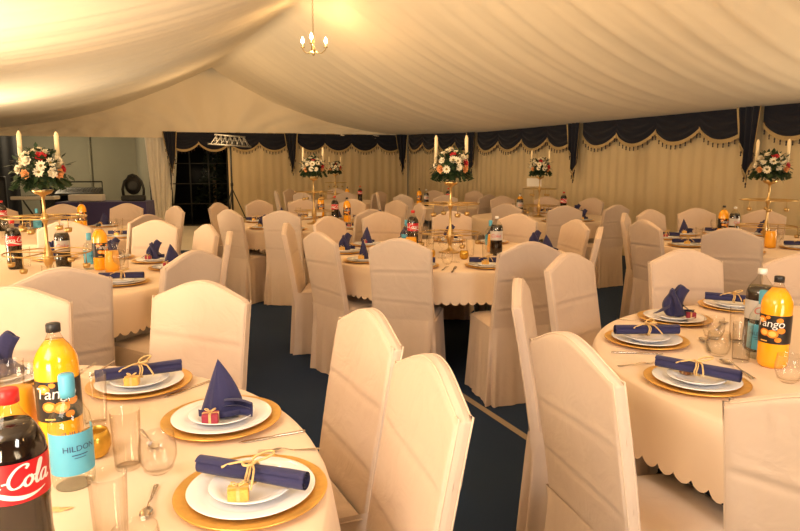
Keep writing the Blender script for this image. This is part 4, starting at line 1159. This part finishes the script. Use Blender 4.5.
mb = MB(); mb.grid(drp, 192, 8, True); mb.add([(-.9, -.38, .725), (.9, -.38, .725), (.9, .38, .725), (-.9, .38, .725)], [(0, 1, 2, 3)], False)
tag(obj('navy_drape', mb.mesh('navy_drape', M['navy_drape']), None, (tx, ty, 0), .15), 'navy cloth draped over the long music corner table', 'tablecloth')
lm = thing('stage_lamp', 'dark arched stage lamp on the navy draped table', 'stage light', (-5.80, 13.72, .726), .3)
mb = MB(); mb.box((-.24, -.15, 0), (.24, .15, .12), .02); obj('lamp_base', mb.mesh('lamp_base', M['dark_case']), lm)
mb = MB(); mb.tube([(-.20, 0, .10), (-.215, 0, .25), (-.17, 0, .42), (-.08, 0, .53), (0, 0, .56), (.08, 0, .53), (.17, 0, .42), (.215, 0, .25), (.20, 0, .10)], .028, 8); obj('yoke', mb.mesh('yoke', M['dark_case']), lm)
mb = MB(); mb.grid(lambda u, v: (.165*cos(2*pi*u)*sin(pi*v), .13*sin(2*pi*u)*sin(pi*v), .33-.20*cos(pi*v)), 18, 10, True); obj('lamp_head', mb.mesh('lamp_head', M['dark']), lm)
mb = MB(); mb.lathe([(.10, 0), (.10, .02), (.085, .024), (0, .02)], 24)
ln = obj('lens', mb.mesh('lens', M['dark_case']), lm, (0, -.115, .33)); ln.rotation_euler = (pi/2, 0, 0)
dk = thing('mixing_desk', 'black mixing desk on a stand beside the stage lamp', 'mixing desk', (-7.3, 14.35, 0), .25)
mb = MB(); mb.add([(-.45, -.25, .82), (.45, -.25, .82), (.45, .25, .82), (-.45, .25, .82), (-.45, -.25, .87), (.45, -.25, .87), (.45, .25, .99), (-.45, .25, .99)], [(0, 3, 2, 1), (4, 5, 6, 7), (0, 1, 5, 4), (2, 3, 7, 6), (0, 4, 7, 3), (1, 2, 6, 5)], False); obj('desk_case', mb.mesh('desk_case', M['dark_case']), dk)
mb = MB()
for i in range(14):
    for j in range(4): mb.lathe([(.011, 0), (.009, .02), (0, .02)], 8, (-.40+i*.06, -.17+j*.1, .89+(j*.1+.08)*.24))
obj('fader_knob', mb.mesh('fader_knob', M['grey']), dk)
mb = MB(); mb.tube([(-.44, .27, .82), (-.44, .27, 1.12)], .012, 6); mb.tube([(.44, .27, .82), (.44, .27, 1.12)], .012, 6); mb.tube([(-.44, .27, 1.12), (.44, .27, 1.12)], .018, 6); obj('back_rail', mb.mesh('back_rail', M['dark_case']), dk)
mb = MB(); mb.box((-.46, -.24, .0), (-.42, .24, .82)); mb.box((.42, -.24, 0), (.46, .24, .82)); mb.box((-.42, .2, .2), (.42, .24, .82)); obj('desk_stand', mb.mesh('desk_stand', M['dark']), dk)
bx = obj('white_case', MB().box((-.34, -.14, .73), (.34, .14, .87), .015).mesh('white_case', M['paper']), None, (-6.75, 13.58, 0), .15); tag(bx, 'low white case on the navy table in front of the mixing desk', 'case')
kb = thing('keyboard_piano', 'pale keyboard on a dark stand behind the left flowers', 'keyboard', (-7.35, 12.7, 0), .1)
mb = MB(); mb.box((-.42, -.14, .80), (.42, .14, .87), .012); obj('keyboard_body', mb.mesh('keyboard_body', M['keys']), kb)
mb = MB()
for i in range(17): mb.box((-.38+i*.045, -.10, .871), (-.365+i*.045, .0, .878))
obj('black_key', mb.mesh('black_key', M['dark']), kb)
for s in (-1, 1):
    m = MB(); m.tube([(s*.3, -.2, .012), (-s*.3, .1, .80)], .016, 8); obj('stand_leg', m.mesh('stand_leg', M['dark_case']), kb)
for k, (x_, y_, s_) in enumerate(((-9.2, 14.3, 1.0), (-8.35, 15.0, .8))):
    sp = thing('loudspeaker', ('tall black loudspeaker at the frame edge of the annex', 'shorter black loudspeaker behind the keyboard')[k], 'loudspeaker', (x_, y_, 0), .5)
    mb = MB(); mb.box((-.24*s_, -.2*s_, 0), (.24*s_, .2*s_, 1.25*s_), .02); obj('speaker_case', mb.mesh('speaker_case', M['dark']), sp)
    mb = MB(); mb.box((-.2*s_, -.212*s_, .1*s_), (.2*s_, -.2*s_, 1.15*s_)); obj('speaker_grille', mb.mesh('speaker_grille', M['dark_case']), sp)

# ------------------------------------------------------------------ lights
def area(name, loc, rot, size, power, col, sy=None, spread=None):
    l = bpy.data.lights.new(name, 'AREA'); l.size = size; l.energy = power; l.color = col
    if spread: l.spread = spread
    if sy: l.shape = 'RECTANGLE'; l.size_y = sy
    o = bpy.data.objects.new(name, l); C.objects.link(o); o.location = loc; o.rotation_euler = rot; return o
def point(name, loc, power, col, r=.08):
    l = bpy.data.lights.new(name, 'POINT'); l.energy = power; l.color = col; l.shadow_soft_size = r
    o = bpy.data.objects.new(name, l); C.objects.link(o); o.location = loc; return o
WARM = (1.0, .56, .20)
point('chandelier_light', (cx, cy, cz-.10), 95, WARM, .03)
for Y, zz, p in ((-1.5, 2.75, 18), (1.2, 2.9, 22), (4.1, 3.0, 36)):
    x, y = W(XRIDGE, Y); point('ridge_fill_light', (x, y, zz), p, WARM, .05)  # unseen lamps added along the ridge out of frame, no chandeliers built
point('dance_floor_fill', (-4.0, 13.0, 2.15), 42, (1, .66, .34), .05)  # unseen fill added over the dance floor, no fixture
point('annex_fill', (-9.0, 15.9, 2.3), 105, (1, .80, .52), .2)  # unseen lamp added to brighten the annex
from mathutils import Vector
def aim(o, tgt): o.rotation_euler = (Vector(tgt)-o.location).to_track_quat('-Z', 'Y').to_euler()
# flash bounced off the cloth at the left, then unseen fills added beyond the frame
aim(area('flash_bounce', (-1.25, .0, 2.05), (0, 0, 0), 1.0, 24, (1, .96, .95)), (.1, 1.6, .75))
aim(area('front_right_fill', (1.5, -.7, 2.1), (0, 0, 0), .8, 46, (1, .92, .86)), (1.4, 2.0, .7))  # fill added to brighten the front right table
for X, Y, p, tg in ((-2.3, 5.2, 120, (.8, 6.0)), (-2.3, 9.8, 95, (.8, 10.5)), (7.5, 1.9, 38, (5.0, 3.6)), (-2.35, 2.2, 55, (.2, 3.0)), (1.0, -2.0, 40, (1.8, 1.2)), (-1.9, -.8, 115, (-.2, 2.6))):
    if not p: continue
    x, y = W(X, Y); t_ = W(*tg); aim(area('ceiling_fill', (x, y, 1.0), (0, 0, 0), 1.1, p*.98, (1, .77, .50), None, radians(115)), (t_[0], t_[1], 3.6))  # added area lamps that brighten the ceiling cloth, no fittings
w = bpy.data.worlds.new('tent_ambient'); bpy.context.scene.world = w; w.use_nodes = True
w.node_tree.nodes['Background'].inputs[0].default_value = (1, .80, .55, 1); w.node_tree.nodes['Background'].inputs[1].default_value = .05

# ------------------------------------------------------------------ camera
cd = bpy.data.cameras.new('camera'); co = bpy.data.objects.new('camera', cd); C.objects.link(co)
cd.sensor_width = 36; cd.lens = 626.66*36/800; cd.clip_start = .05; cd.clip_end = 100
co.location = (0, 0, CAM_H); co.rotation_euler = (radians(90-8.71), 0, 0)
bpy.context.scene.camera = co
sc = bpy.context.scene
sc.view_settings.view_transform = 'Standard'; sc.view_settings.look = 'None'; sc.view_settings.exposure = -0.14
sc.cycles.use_denoising = True
